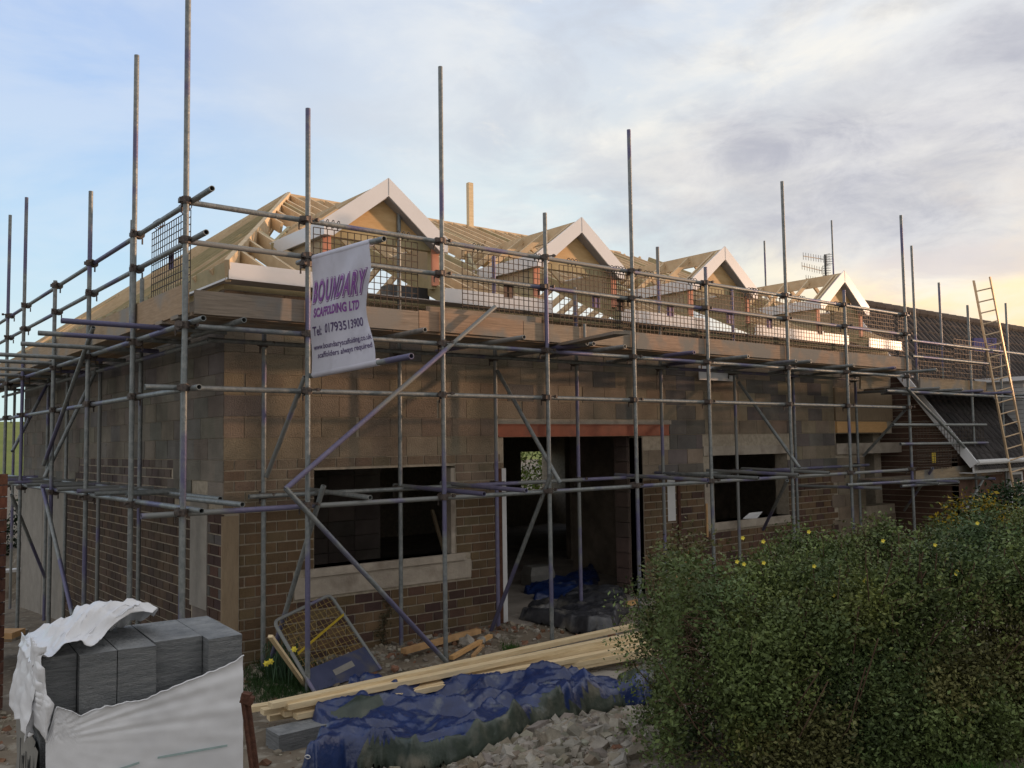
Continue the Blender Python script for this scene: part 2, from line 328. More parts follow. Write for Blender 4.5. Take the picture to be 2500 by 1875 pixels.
# front wall core
def wallcore(mb,fn,u0,u1,z0,z1,holes):
    us=sorted({u0,u1,*[min(max(a,u0),u1) for h in holes for a in h[:2]]})
    for a,b in zip(us,us[1:]):
        mid=(a+b)/2; cuts=sorted([(h[2],h[3]) for h in holes if h[0]<=mid<=h[1]]); z=z0
        for lo,hi in cuts:
            if lo>z: fn(mb,a,b,z,lo)
            z=max(z,hi)
        if z<z1: fn(mb,a,b,z,z1)
core=MB(); wallcore(core,lambda m_,a,b,c,d:m_.box(a,b,.012,.30,c,d),0.012,XR,-.3,4.55,H1)
H2=[]
wallcore(core,lambda m_,a,b,c,d:m_.box(.012,.30,a,b,c,d),.30,YB,-1.2,4.55,H2)
HB=[(13.9,15.6,1.1,2.35),(7.5,8.8,1.1,2.2)]
wallcore(core,lambda m_,a,b,c,d:m_.box(a,b,YB-.3,YB,c,d),.30,XR-.3,-1.2,4.55,[(14.1,15.25,1.1,2.35)])
core.box(XR-.3,XR,.30,YB,-.3,4.55)
wall=core.build('wall',M['mortar'],house)
BR=[(.195,.130,.074),(.18,.12,.068),(.20,.125,.073),(.17,.112,.065),(.195,.14,.083)]
BRD=[(.115,.07,.055),(.15,.085,.062),(.10,.062,.052)]
BRP=[(.28,.215,.155),(.255,.195,.14),(.30,.23,.165),(.24,.175,.125)]
BL=[(.335,.27,.20),(.32,.26,.195),(.35,.285,.21),(.31,.25,.185)]
BLG=[(.19,.17,.155),(.205,.185,.17),(.17,.155,.145)]
def zone(u,z):
    if u<4.2:
        if z<.95 and u>1.0: return 'b',BRD+BR
        if z<1.9: return 'b',BR
        if z<2.49: return 'b',BRP
        return 'k',BL+BL+BL+BL+BLG[:1]
    if u<13.2:
        if z<1.97: return 'b',(BRD+BR if u>8 else BR)
        return 'k',(BL+BLG if u>7.9 and z>1.9 else BL+BL+BLG[:1])
    return 'k',BL
def masonry(name,axis_,u0,u1,z0,z1,holes,zonef,parent,flip=1,extra=None):
    mb=MB()
    for kind,ch,cw in (('b',.127,.27),('k',.2604,.51)):
        zb=z0 if kind=='b' else z0
        k0=int(math.floor((z0-2.49)/ch))
        for k in range(k0,60):
            a=2.49+k*ch; bz=a+ch
            if a>=z1 or bz<=z0: continue
            a2,b2=max(a,z0),min(bz,z1); off=(k%2)*cw/2
            i0=int(math.floor((u0-off)/cw))-1
            for i in range(i0,int((u1-u0)/cw)+4):
                p=off+i*cw; q=p+cw
                if kind=='k' and random.random()<.12: p+=random.uniform(-.05,.05)
                p=max(p,u0); q=min(q,u1)
                if q-p<.03: continue
                segs=[(p,q)]
                for hh in holes:
                    if hh[2]<b2-.03 and hh[3]>a2+.03:
                        ns=[]
                        for s0,s1 in segs:
                            if hh[1]<=s0 or hh[0]>=s1: ns.append((s0,s1)); continue
                            if hh[0]>s0: ns.append((s0,hh[0]))
                            if hh[1]<s1: ns.append((hh[1],s1))
                        segs=ns
                for s0,s1 in segs:
                    if s1-s0<.03: continue
                    kd,pal=zonef((s0+s1)/2,(a2+b2)/2)
                    if kd!=kind: continue
                    gap=.0095 if kind=='b' else .0035; pr=random.uniform(.0,.004) if kind=='b' else random.uniform(0,.006)
                    mb.cur=jit(random.choice(pal),.07)
                    lo,hi=a2+gap,b2-gap; s0_,s1_=s0+gap,s1-gap
                    if axis_=='x': mb.box(s0_,s1_,-pr,.02,lo,hi)
                    else: mb.box(-pr,.02,s0_,s1_,lo,hi)
    return mb.build(name,M['mason'],parent)
holesF=H1+[(.9,3.62,.74,1.10),(4.10,7.96,2.72,3.01),(8.85,11.7,2.36,2.53),(8.86,9.12,1.14,2.0),(8.9,11.47,1.0,1.14),(0,.20,-.3,1.83),(13.2,15.6,2.30,2.53),(13.2,15.6,2.74,3.74),(13.2,15.6,3.74,4.5)]
masonry('brickwork_and_blockwork','x',0,XR,-.1,4.54,holesF,zone,wall)
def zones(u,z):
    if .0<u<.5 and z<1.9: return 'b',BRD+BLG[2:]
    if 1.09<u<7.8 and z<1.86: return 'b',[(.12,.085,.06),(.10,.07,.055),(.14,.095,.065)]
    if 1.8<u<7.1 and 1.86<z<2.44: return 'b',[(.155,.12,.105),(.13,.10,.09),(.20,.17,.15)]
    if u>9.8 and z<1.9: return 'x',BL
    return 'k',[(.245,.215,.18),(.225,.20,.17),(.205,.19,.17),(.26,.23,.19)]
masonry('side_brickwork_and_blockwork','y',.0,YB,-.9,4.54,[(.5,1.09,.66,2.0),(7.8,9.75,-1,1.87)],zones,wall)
def P(name,mt,boxes,parent=house,attr=None):
    mb=MB()
    for b_ in boxes: mb.box(*b_)
    return mb.build(name,mt,parent)
P('corner_post',M['post'],[(-.012,.19,-.012,.02,.0,1.825)])
P('render_strip',M['concg'],[(-.010,.02,.5,1.09,.66,2.0)]); P('render_strip',M['concg'],[(-.010,.02,7.8,9.75,-1.0,1.87)])
P('render_strip',M['concg'],[(-.008,.02,9.80,YB,-1.2,1.9)])
P('window_sill',M['conc'],[(.905,3.615,-.018,.02,.745,1.00),(1.05,3.50,-.05,.30,1.0,1.10)])
P('window_sill',M['conc'],[(8.9,11.47,-.03,.30,1.0,1.14)])
P('lintel',M['conc'],[(8.85,11.7,-.02,.02,2.36,2.53)]); P('lintel',M['conc'],[(4.10,8.0,-.01,.28,2.93,3.0)])
P('lintel',M['conc'],[(13.2,15.9,-.05,.02,2.30,2.53)])
P('window_jamb',M['conc'],[(8.86,9.12,-.012,.02,1.14,2.0)])
P('window_jamb',M['conc'],[(3.30,3.37,.02,.22,1.10,2.30)])
st=MB(); st.box(4.138,7.94,-.02,.012,2.905,2.925); st.box(4.138,7.94,-.02,.012,2.735,2.752); st.box(4.138,7.94,-.004,.008,2.752,2.905)
for i in range(9): st.tube((4.4+i*.42,-.006,2.82),(4.4+i*.42,-.002,2.82),.011,8,False)
st.build('steel_beam',M['redox'],house)
P('door_jamb_board',M['clad'],[(4.19,4.27,-.02,.24,.02,2.27)]); P('rusty_door_post',M['rustpost'],[(4.12,4.185,-.025,.1,.02,2.27)])
# deep block pier and reveal at the right of the opening
pm=MB()
for k in range(11):
    pm.cur=jit((.17,.125,.105),.08); z=-.05+k*.26; pm.box(7.20,7.80,.32,.62,z+.006,z+.254)
    if k%2: pm.cur=jit((.19,.12,.10),.1); pm.box(7.80,8.1,.32,.5,z,z+.26)
pm.build('block_pier',M['mason'],house)
P('insulation_board',M['clad'],[(7.86,8.06,-.004,.01,1.25,2.1)]); P('rusty_door_post',M['rustpost'],[(8.11,8.17,-.03,.02,.05,1.85)])
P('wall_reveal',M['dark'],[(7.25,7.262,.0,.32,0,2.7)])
P('timber_batten',M['rubwood'],[(8.86+.0,8.90,-.035,-.008,.9,1.5)])
P('timber_batten',M['rubwood'],[(8.0,8.04,-.03,-.006,.0,.75),(8.35,8.39,-.03,-.006,.0,.75),(8.0,8.39,-.045,-.03,.2,.24),(8.0,8.39,-.045,-.03,.5,.54)])
P('porch_header',M['orange'],[(13.25,15.3,-.04,.02,2.76,3.0)])
P('porch_board',M['post'],[(13.22,15.6,-.03,.02,3.02,3.72)])
P('porch_recess_shade',M['dark'],[(13.22,15.6,.005,.02,3.74,4.5)])  # flush dark panel stands in for the shade of a recess
# interior
P('floor_slab',M['slab'],[(.3,XR-.3,.3,YB-.3,-.02,.03),(4.26,7.2,-.35,.3,-.02,.028)])
P('upper_floor_deck',M['post'],[(.3,XR-.3,.3,YB-.3,3.95,4.0)])
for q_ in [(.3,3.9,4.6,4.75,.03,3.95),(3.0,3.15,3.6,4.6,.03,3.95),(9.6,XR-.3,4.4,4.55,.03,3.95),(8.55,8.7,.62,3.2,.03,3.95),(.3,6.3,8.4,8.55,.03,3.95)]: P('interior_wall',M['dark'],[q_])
iw=MB()
for k in range(10):
    for i in range(4):
        iw.cur=jit((.16,.135,.12),.2); iw.box(2.1+i*.51,2.1+i*.51+.50,3.4,3.5,.05+k*.26,.05+k*.26+.25)
iw.build('interior_block_wall',M['mason'],house)
P('leaning_plank',M['rubwood'],[]) if False else None
lp=MB(); lp.beam(PY(3.2,1055,1245),PY(3.0,1085,1350),.10,.03); lp.build('leaning_plank',M['post'],house)
# wall plates and soffit
P('wall_plate',M['timberg'],[(0,XR,.02,.2,4.55,4.63),(.02,.2,.2,YB,4.55,4.63)])
FX=[(-.087,1.28),(2.90,5.10),(6.42,8.50),(10.02,12.4),(14.05,XR)]
FX=[(-.087,1.25),(2.92,4.95),(6.44,8.55),(10.04,13.3),(14.1,15.5)]
for a,b in FX: P('fascia_board',M['white'],[(a,b,-.368,-.35,4.605,4.802)])
P('soffit_board',M['soffit'],[(-.087,XR,-.348,-.02,4.606,4.618)])
P('side_soffit_board',M['soffit'],[(-.10,-.02,-.0,YB,4.606,4.618)])
P('side_soffit_trim',M['white'],[(-.104,-.098,-.35,YB,4.60,4.625)])
P('side_fascia_timber',M['timberg'],[(-.098,-.05,-.33,YB,4.63,4.82)])
# ------------------------------------------------------------------ roof frame
roof=MB().beam((RX,RY,RZ-.12),(XR-2.6,RY,RZ-.12),.045,.24).build('ridge_board',M['timber'],house); roof.name='roof_frame'
# roof_frame is the ridge board with all rafters below it
def fz(y): return EAVE+(y+.35)*TANF
DC=[2.071,5.589,9.187,13.21]
def rafter(a,b,mt='timber',w=.045,hh=.17):
    a=Vector(a);b=Vector(b); MB().beam(a-Vector((0,0,hh*.55)),b-Vector((0,0,hh*.55)),w,hh).build('rafter',M[mt],roof)
TANH=(RZ-EAVE)/(RX+.1)
hipx=lambda y:(y+.35)/(RY+.35)*(RX+.1)-.1
MB().beam((-.1,-.35,EAVE-.1),(RX,RY,RZ-.1),.06,.26).build('hip_rafter',M['timber'],roof)
MB().beam((-.1,12.25,EAVE-.1),(RX,RY,RZ-.1),.06,.26).build('hip_rafter',M['timber'],roof)
x=.35
while x<XR-.2:
    near=min(abs(x-c) for c in DC)
    ytop=RY; 
    if x<RX: ytop=(x+.1)/(RX+.1)*(RY+.35)-.35
    if x>XR-2.6: ytop=RY-(x-(XR-2.6))*1.9
    y0=-.33
    if near<.86: y0=2.72-(near)*.0-.0
    elif near<.0: pass
    if ytop-y0>.2: rafter((x,y0,fz(y0)),(x,ytop-.02,fz(ytop-.02)))
    x+=.40
for c in DC:      # doubled rafters under the dormer cheeks
    for s in (-1,1):
        xx=c+s*.88
        if xx>RX or True:
            yt=min(RY,(xx+.1)/(RX+.1)*(RY+.35)-.35) if xx<RX else RY
            rafter((xx,-.33,fz(-.33)),(xx,yt,fz(yt)),'timberg',.06,.2)
y=.12
while y<12.1:
    yy=y if y<RY else 2*RY-y
    xt=(yy+.35)/(RY+.35)*(RX+.1)-.1
    if xt>.1: rafter((-.1,y,EAVE),(xt-.02,y,EAVE+(xt-.02+.1)*TANH),'timberg' if random.random()<.4 else 'timber',.045,.14)
    y+=.60
x=.6
while x<XR-.3:
    yt=RY
    if x<RX: yt=2*RY-((x+.1)/(RX+.1)*(RY+.35)-.35)
    rafter((x,12.25,EAVE),(x,yt,EAVE+(12.25-yt)*TANF)); x+=.60
MB().beam((2.2,2.6,fz(2.6)-.42),(XR-1,2.6,fz(2.6)-.42),.06,.2).build('purlin',M['timberg'],roof)
MB().beam((1.6,3.6,EAVE+.1),(1.6,8.6,EAVE+.1),.05,.2).build('purlin',M['timberg'],roof)
bx_=PY(RY,1148,551).x; MB().beam((bx_,RY,RZ-.12),(bx_,RY,RZ+1.0),.10,.13).build('upright_batten',M['newwood'],roof)
up=PY(RY,1148,533); dn=PY(RY,1148,470)
# ------------------------------------------------------------------ dormers
def dormer(i,c):
    labs=['first dormer from the corner, largest in view, above the banner','second dormer from the corner, between two guard-mesh runs','third dormer, with a row of dark knots in its gable board','fourth and farthest dormer, below the television aerial']
    d=MB().beam((c,-.30,6.187-.16),(c,2.75,6.187-.16),.04,.22).build('dormer',M['timber'],house); d['label']=labs[i]
    hw=.945; ez=5.49; ap=6.187; tn=(ap-ez)/hw; bw=.245
    for s in (-1,1):   # bargeboards
        mb=MB(); y0,y1=-.372,-.35; q=.0015*s
        vs=[(c+q,y0,ap),(c+s*hw,y0,ez),(c+s*hw,y0,ez-.19),(c+s*(hw-.13),y0,ez-.19),(c+q,y0,ap-bw)]
        n_=len(vs); vs+= [(a,y1,z) for a,_,z in vs]
        f=[tuple(range(n_)) if s<0 else tuple(range(n_))[::-1], tuple(range(n_,2*n_))[::-1] if s<0 else tuple(range(n_,2*n_))]
        f+=[(k,(k+1)%n_,n_+(k+1)%n_,n_+k) for k in range(n_)]
        mb.add(vs,f).build('bargeboard',M['white'],d)
    # seam strip
    MB().box(c-.004,c+.004,-.375,-.3725,ap-bw+.01,ap-.01).build('joint_strip',M['soffit'],d)
    # gable panel
    gp=MB(); gy=-.20; b0=5.46; wv=(ap-.07-b0)/tn
    gp.add([(c-wv,gy,b0),(c+wv,gy,b0),(c,gy,ap-.07),(c-wv,gy+.018,b0),(c+wv,gy+.018,b0),(c,gy+.018,ap-.07)],[(0,1,2),(5,4,3),(0,3,4,1),(1,4,5,2),(2,5,3,0)])
    gp.build('gable_panel',M['ply'],d)
    if i==2:
        for k,(a,b_) in enumerate([(-.12,.20),(-.11,.12),(-.05,.05),(-.10,-.02),(-.03,.23)]):
            MB().tube((c-.12+a,gy-.004,5.72+b_),(c-.12+a,gy-.001,5.72+b_),.02,10,False).build('knot_hole',M['bark'],d)
    MB().box(c-.84,c+.84,-.19,-.10,5.33,5.455).build('header_beam',M['timberg'],d)
    # soffit under verge
    for s in (-1,1):
        mb=MB(); a=Vector((c,-.275,ap-bw-.01)); e=Vector((c+s*(hw-.08),-.275,ap-bw-.01-(hw-.08)*tn)); mb.beam(a,e,.145,.012,up=(0,0,1)); mb.build('verge_soffit',M['soffit'],d)
    # posts
    for s in (-1,1):
        MB().box(c+s*.83-.055,c+s*.83+.055,-.235,-.205,4.84,5.45).build('pink_post',M['pink'],d)
        MB().box(c+s*.83-.045,c+s*.83+.045,-.20,-.10,4.80,5.33).build('stud',M['timberg'],d)
    # cheeks
    for s in (-1,1):
        xx=c+s*.86; ych=(5.45-EAVE)/TANF-.35
        mb=MB(); a=xx-.009; b_=xx+.009
        v=[(a,-.19,fz(-.19)),(a,ych,5.45),(a,-.19,5.45)]; v+=[(b_,q_[1],q_[2]) for q_ in v]
        mb.add(v,[(0,1,2),(5,4,3),(0,3,4,1),(1,4,5,2),(2,5,3,0)]); mb.build('cheek_panel',M['osb'],d)
    # side fascias
    for s in (-1,1):
        yq=(5.30-EAVE)/TANF-.35+.3
        mb=MB(); xa=c+s*(hw-.02); xb=c+s*hw
        v=[(-.3505,ez-.19),(-.3505,ez),(yq+.25,ez),(yq-.10,ez-.19)]
        vs=[(xa,*p_) for p_ in v]+[(xb,*p_) for p_ in v]
        mb.add(vs,[(0,1,2,3),(7,6,5,4),(0,4,5,1),(1,5,6,2),(2,6,7,3),(3,7,4,0)]); mb.build('side_fascia',M['white'],d)
        MB().box(min(c+s*.86,c+s*(hw-.025)),max(c+s*.86,c+s*(hw-.025)),-.34,yq-.1,ez-.189,ez-.178).build('side_soffit',M['soffit'],d)
    # rafters and valley
    yy=-.24
    while yy<2.3:
        # slope stops at the main roof
        zr=fz(yy)+.03; drop=min(ap-ez-.02, max(0,ap-zr)); 
        if drop>.12:
            for s in (-1,1):
                e=Vector((c+s*drop/tn,yy,ap-drop-.10)); MB().beam((c+s*.035,yy,ap-.09-.035*tn),e,.036,.085).build('dormer_rafter',M['timber'],d)
        yy+=.60 if yy>-.2 else .10
    for s in (-1,1):
        ye=(ez-EAVE)/TANF-.35; MB().beam((c,2.68,ap-.12),(c+s*hw,ye,ez-.10),.05,.16).build('valley_rafter',M['timberg'],d)
    return d
for i,c in enumerate(DC): dormer(i,c)
for q_ in [(2.3,2.95,.0,.25,4.64,4.84),(7.0,7.9,.0,.25,4.6,4.8)]: P('loose_membrane',M['blacksheet'],[q_])
a_=PY(-.1,1706,927); b_=PY(-.1,1790,905); P('loose_white_board',M['white'],[(a_.x,b_.x,-.12,-.10,a_.z,b_.z+.05)])
# ------------------------------------------------------------------ main scaffolding
sc=thing('scaffolding','grey and purple tube scaffolding with board platform wrapped round the corner of the bungalow','scaffolding',(-.92,-1.39,0))
YO=-1.392; XO=-.923; YI=-.23; XI=-.2
def tb(name,a,b,mt=None,parent=None,r=.029):
    if mt is None: mt=random.choice(['tube','tube','tube2'])
    return MB().tube(a,b,r).build(name,M[mt],parent or sc,smooth='auto')
CPN=[0]; cpm=None
def coupler(p,ax='x',parent=None,rust=False):
    global cpm
    if cpm is None:
        mb=MB(); mb.tube((0,0,-.032),(0,0,.032),.042,10,False); mb.tube((-.03,.055,0),(.03,.055,0),.044,10,False); mb.box(-.02,.02,.02,.06,-.03,.03)
        mb.tube((.03,-.02,.012),(.115,-.045,.012),.010,6,False); mb.box(.075,.10,-.06,-.03,-.005,.028); mb.tube((-.02,.09,-.03),(-.02,.09,-.09),.009,6,False); mb.box(-.06,-.03,-.03,.05,-.02,.02)
        o=mb.build('coupler',M['coup'],parent or sc,smooth='auto'); cpm=o.data; o.data.materials.clear(); o.data.materials.append(M['coup'])
    else:
        if CPN[0]>=92 and (parent is None): return
        o=bpy.data.objects.new('coupler',cpm); COL.objects.link(o); par(o,parent or sc)
    CPN[0]+=1
    p=Vector(p); rot=Matrix.Rotation(0 if ax=='x' else -math.pi/2,4,'Z')
    base=BASE.get((parent or sc).name,Vector((0,0,0)))
    o.location=p; o.rotation_euler=(0,0,(0 if ax=='x' else -math.pi/2)+random.uniform(-.5,.5)); o.scale=(1.15,1.15,1.15)
outer=[(-.935,7.9),(.412,6.433),(2.217,7.386),(3.922,5.778),(5.622,7.304),(7.326,5.417),(9.52,7.203),(11.409,5.443),(13.70,7.226)]
lean=[0,0,.0,0,0,0,0,0,0]
for x,t in outer:
    tb('standard',(x,YO,gz(x,YO)-.02),(x,YO,t),'tube')
    for z in (5.165,4.755,3.25,2.0,3.885):
        if z==2.0 and x<-.5: pass
        coupler((x,YO,z))
inner=[(.405,4.05),(2.309,6.078),(3.928,5.379),(5.548,5.079),(7.505,5.979),(9.529,5.489),(11.4,4.05),(13.7,4.05)]
for x,t in inner:
    tb('standard',(x,YI,.0),(x,YI,t)); coupler((x,YI,2.06)); coupler((x,YI,3.88))
for px,py in ((334,135),(222,467),(135,685),(65,482),(25,525)):
    p=PX(XO,px,py); tb('standard',(XO,p.y,gz(XO,p.y)-.02),(XO,p.y,p.z),'tube')
    for z in (5.17,4.76,3.25,2.0,3.89): coupler((XO,p.y,z),'y')
tb('standard',(XO,10.6,-.8),(XO,10.6,6.2)); tb('standard',(XO,12.6,-.9),(XO,12.6,6.2))
tb('standard',PX(XO-.0,0,0)*0+Vector((XO+.0,.434+.062,4.1)),(XO,.434+.062,5.35)) 
for y_,t in ((2.6,5.05),(4.75,4.7),(6.95,4.55),(8.5,4.5),(.85,4.05),(11.9,4.6)):
    tb('standard',(XI,y_,gz(XI,y_)-.02),(XI,y_,t))
off=.058
def seg(name,x0,x1,y,z,splits,mts=('tube','tube2')):
    pts=[x0]+list(splits)+[x1]
    for k,(a,b) in enumerate(zip(pts,pts[1:])): tb(name,(a,y,z),(b+.0,y,z),mts[k%len(mts)])
seg('guard_rail',-.92,13.95,YO+off,5.165,[2.6,8.1]); seg('guard_rail',-.92,13.95,YO+off,4.755,[.45,6.3],('tube2','tube'))
seg('ledger',-1.3,13.75,YO+off,3.25,[5.0,9.8],('tube','tube')); seg('ledger',-1.32,13.9,YO+off,1.985,[2.9,6.9],('tube2','tube'))
seg('ledger',-.8,14.0,YO+off,3.885,[3.2,8.9],('tube','tube')); seg('ledger',.2,14,YI-off,2.06,[3.5,8.2]); seg('ledger',-.3,14,YI-off,3.885,[6.0])
def segy(name,y0,y1,x,z,splits,mts=('tube','tube2')):
    pts=[y0]+list(splits)+[y1]
    for k,(a,b) in enumerate(zip(pts,pts[1:])): tb(name,(x,a,z),(x,b,z),mts[k%len(mts)])
segy('guard_rail',-1.93,14,XO+off,5.175,[2.9,8.4],('tube','tube')); segy('guard_rail',-1.78,14,XO+off,4.77,[3.2],('tube','tube'))
segy('ledger',-1.72,14,XO+off,3.92,[2.2,7.5],('tube','tube')); segy('ledger',-1.62,14,XO+off,3.245,[4.2],('tube','tube')); segy('ledger',-1.72,14,XO+off,2.03,[2.0,6.5],('tube','tube'))
segy('ledger',-.6,13,XI-off,2.07,[]); segy('ledger',-.3,13,XI-off,3.88,[])
for px,py in ((596,781),(1038,805),(1280,823),(1434,838),(1450,839),(1526,846),(1695,860),(1827,870),(1944,881),(1980,882),(2085,892),(2186,898)):
    p=PZ(3.945,px,py); tb('transom',(p.x,p.y,3.945),(p.x+.02,-.08,3.945))
for k,(px,py) in enumerate(((149,785),(93,815),(51,841),(-2,867))):
    p=PZ(3.96,px,py); tb('transom',(p.x,p.y,3.97),(-.15,p.y-.02,3.96),'tube')
for y_ in (4.6,6.0,7.3,8.6,10,11.5): tb('transom',(-1.75,y_,3.97),(-.1,y_,3.96))
for px,py in ((904,1213),(1182,1204),(1285,1196),(1728,1171),(1852,1166),(1949,1158),(2025,1153)):
    p=PZ(2.06,px,py); tb('transom',(p.x,p.y,2.05),(p.x-.05,-.05,2.10))
tb('transom',(1.1,-1.5,2.05),(1.0,-.2,2.08)) if False else None
tb('transom',PZ(2.06,592,1232),PZ(2.08,443,1216),'tube')
for y_,x0 in ((1.07,-.80),(1.45,-1.06),(2.4,-1.05),(3.3,-1.1),(4.6,-1.05),(5.4,-1.1),(6.9,-1.1),(8.4,-1.1),(10,-1.1)):
    tb('transom',(x0,y_,2.09),(-.06,y_+.05,2.09))
def brace(a,b,mt='tube'): tb('brace',a,b,mt)
brace(PY(-1.46,1209,749),PY(-1.46,697,1194),'tube2'); brace(PY(-1.47,697,1192),PY(-1.47,1090,1616),'tube')
brace(PY(YI-.06,1214,905),PY(-1.55,1368,1180),'tube'); brace(PY(YI-.06,1803,933),PY(-1.55,1952,1142),'tube')
brace(PY(-1.33,745,920),PY(YI-.06,651,1163),'tube2'); brace(PY(-1.5,790,1186),PY(YI-.06,647,1660),'tube')
brace(PY(-1.46,1345,1158),PY(YI-.06,1197,1545),'tube'); brace(PY(-1.46,1922,1173),PY(YI-.06,1863,1293),'tube')
brace(PY(-1.34,2214,996),PY(YI-.06,2108,1113),'tube')
brace(PX(-1.0,228,799),PX(-1.0,107,1135),'tube'); brace(PX(XI-.06,237,900),PX(-.99,109,1165),'tube'); brace(PX(-1.0,103,1185),PX(-1.0,177,1502),'tube')
brace(PX(XI-.05,117,935),PX(-.99,30,1102),'tube'); brace(PX(-1.0,28,1207),PX(XI-.05,110,1410),'tube')
# platform boards and toe boards
BC=[(1,.93,.86),(.86,.82,.78),(1.1,.95,.85),(.95,.95,.95)]
for k in range(4):
    xb=-.8+random.uniform(-.1,.1)
    while xb<13.8:
        ln=random.choice([3.0,3.9,2.4]); mb=MB(); mb.cur=jit(random.choice(BC)); mb.box(xb,min(xb+ln-.02,13.95),-1.30+k*.255,-1.30+k*.255+.235,4.0,4.04)
        mb.build('scaffold_board',M['boardx'],sc); xb+=ln
for k in range(3):
    yb=-.4
    while yb<13:
        ln=random.choice([3.0,3.9]); mb=MB(); mb.cur=jit(random.choice(BC)); mb.box(-.84+k*.25,-.84+k*.25+.23,yb,yb+ln-.02,4.045,4.085); mb.build('scaffold_board',M['boardy'],sc); yb+=ln
tx=[-.82,1.9,3.55,4.62,5.72,7.35,9.55,11.42,13.97]
tcol=[(.80,.82,.84),(.98,.86,.78),(.88,.86,.82),(.9,.88,.84),(1.02,.88,.82),(.96,.86,.8),(1.0,.88,.82),(1.02,.92,.86)]
for k,(a,b) in enumerate(zip(tx,tx[1:])):
    mb=MB(); mb.cur=tcol[k]; zz=4.02+(.01 if k%2 else -.004); mb.box(a,b-.01,-1.352,-1.312,zz,zz+.245); mb.build('toe_board',M['boardx'],sc)
mb=MB(); mb.cur=(.85,.82,.8); mb.box(2.05,3.9,-1.31,-1.275,4.10,4.345); mb.build('toe_board',M['boardx'],sc)
ty=[-1.25,.42,2.5,4.6,7.0,9.2,13.5]
for k,(a,b) in enumerate(zip(ty,ty[1:])):
    mb=MB(); mb.cur=jit((.95,.88,.8)); mb.box(-.885,-.845,a,b-.01,4.03+k%2*.015,4.34+k%2*.01); mb.build('toe_board',M['boardy'],sc)
mb=MB(); mb.cur=(.8,.8,.8); a=PZ(3.99,1390,860); mb.beam(PZ(4.0,1360,845),PZ(3.90,1520,812),.20,.035); mb.build('projecting_board',M['boardx'],sc)
tb('toe_board_post',(4.62,-1.40,3.98),(4.62,-1.40,4.30),'tube2',r=.022)
P('sole_plate',M['post'],[(-1.0,-.85,-1.5,-1.3,0,.04)],sc)
# ------------------------------------------------------------------ mesh guards
def guard(label,o,u,w,hh,plate=None,n=17,mrow=11,pu=.5,wt=.0042,grp='mesh brick guards hung on the front guard rails',tear=0):
    o=Vector(o); u=Vector(u).normalized(); z=Vector((0,0,1)); nn=u.cross(z)
    t=thing('mesh_guard',label,'mesh guard',o,grp); mb=MB()
    for i in range(n+1):
        s=w*i/n; mb.beam(o+u*s,o+u*s+z*hh,wt*2,wt*1.6,up=nn)
    for j in range(mrow+1):
        s=hh*j/mrow; mb.beam(o+z*s+nn*wt,o+z*s+u*w+nn*wt,wt*1.6,wt*2,up=z)
    mb.build('mesh_panel',M['mesh'],t)
    hk=MB()
    for base in (.12,.80):
        for k in range(3):
            c=o+u*(w*base+k*.07)+z*(hh+.03)
            pts=[c+nn*0+Vector((0,0,0))]
            ctr=c+z*.04
            pts=[ctr+(nn*math.cos(a)+z*math.sin(a))*.044+u*(.03*a/6) for a in np.linspace(-1.6,4.4,12)]
            pts=[o+u*(w*base+k*.07)+z*hh]+pts; hk.path(pts,.0055,5)
    hk.build('hook',M['coup'],t)
    if plate:
        pl=MB(); c=o+u*(w*pu)+z*(hh*.50); pl.beam(c-u*.075-nn*.012,c+u*.075-nn*.012,.012,.21,up=z); pl.build('maker_plate',M[plate],t)
    return t
yg=YO+off+.035
GL=[('mesh guard behind the banner, nearest the corner on the front',765,1020,None),
 ('mesh guard with a brown plate, left of the first short standard',1131,1350,'plateb'),
 ('mesh guard with a purple plate below the second dormer',1366,1540,'plate'),
 ('mesh guard with a brown plate, doubled behind its neighbour',1478,1556,'plateb'),
 ('mesh guard with purple plate left of the third dormer',1556,1712,'plate'),
 ('mesh guard with small purple plate under the third dormer',1700,1860,'plate'),
 ('mesh guard with brown plate in front of the long fourth fascia',1822,1930,'plate'),
 ('mesh guard with brown plate below the aerial',1935,2065,'plateb'),
 ('mesh guard in front of the fourth dormer edge',2062,2205,None)]
for k,(lb,a,b,pl) in enumerate(GL):
    xa=PY(yg,a,700).x; xb=PY(yg,b,720).x; yk=yg+(.02 if k%2 else 0); w=xb-xa
    guard(lb,(xa,yk,4.245),(1,0,0),w,.87,pl,n=max(8,int(w/.083)),mrow=11)
pa=PX(XO+.10,366,680); guard('mesh guard with a grey plate on the side rails by the corner',(XO+.12,pa.y,4.30),(0,-1,0),pa.y+1.15,.84,'plate',n=17,mrow=11,grp='mesh guards on the side rails')
# ------------------------------------------------------------------ banner
bn=thing('banner','white hanging scaffolding company banner with purple lettering between two tubes','banner',(.45,-1.4,3.45))
XB=.452

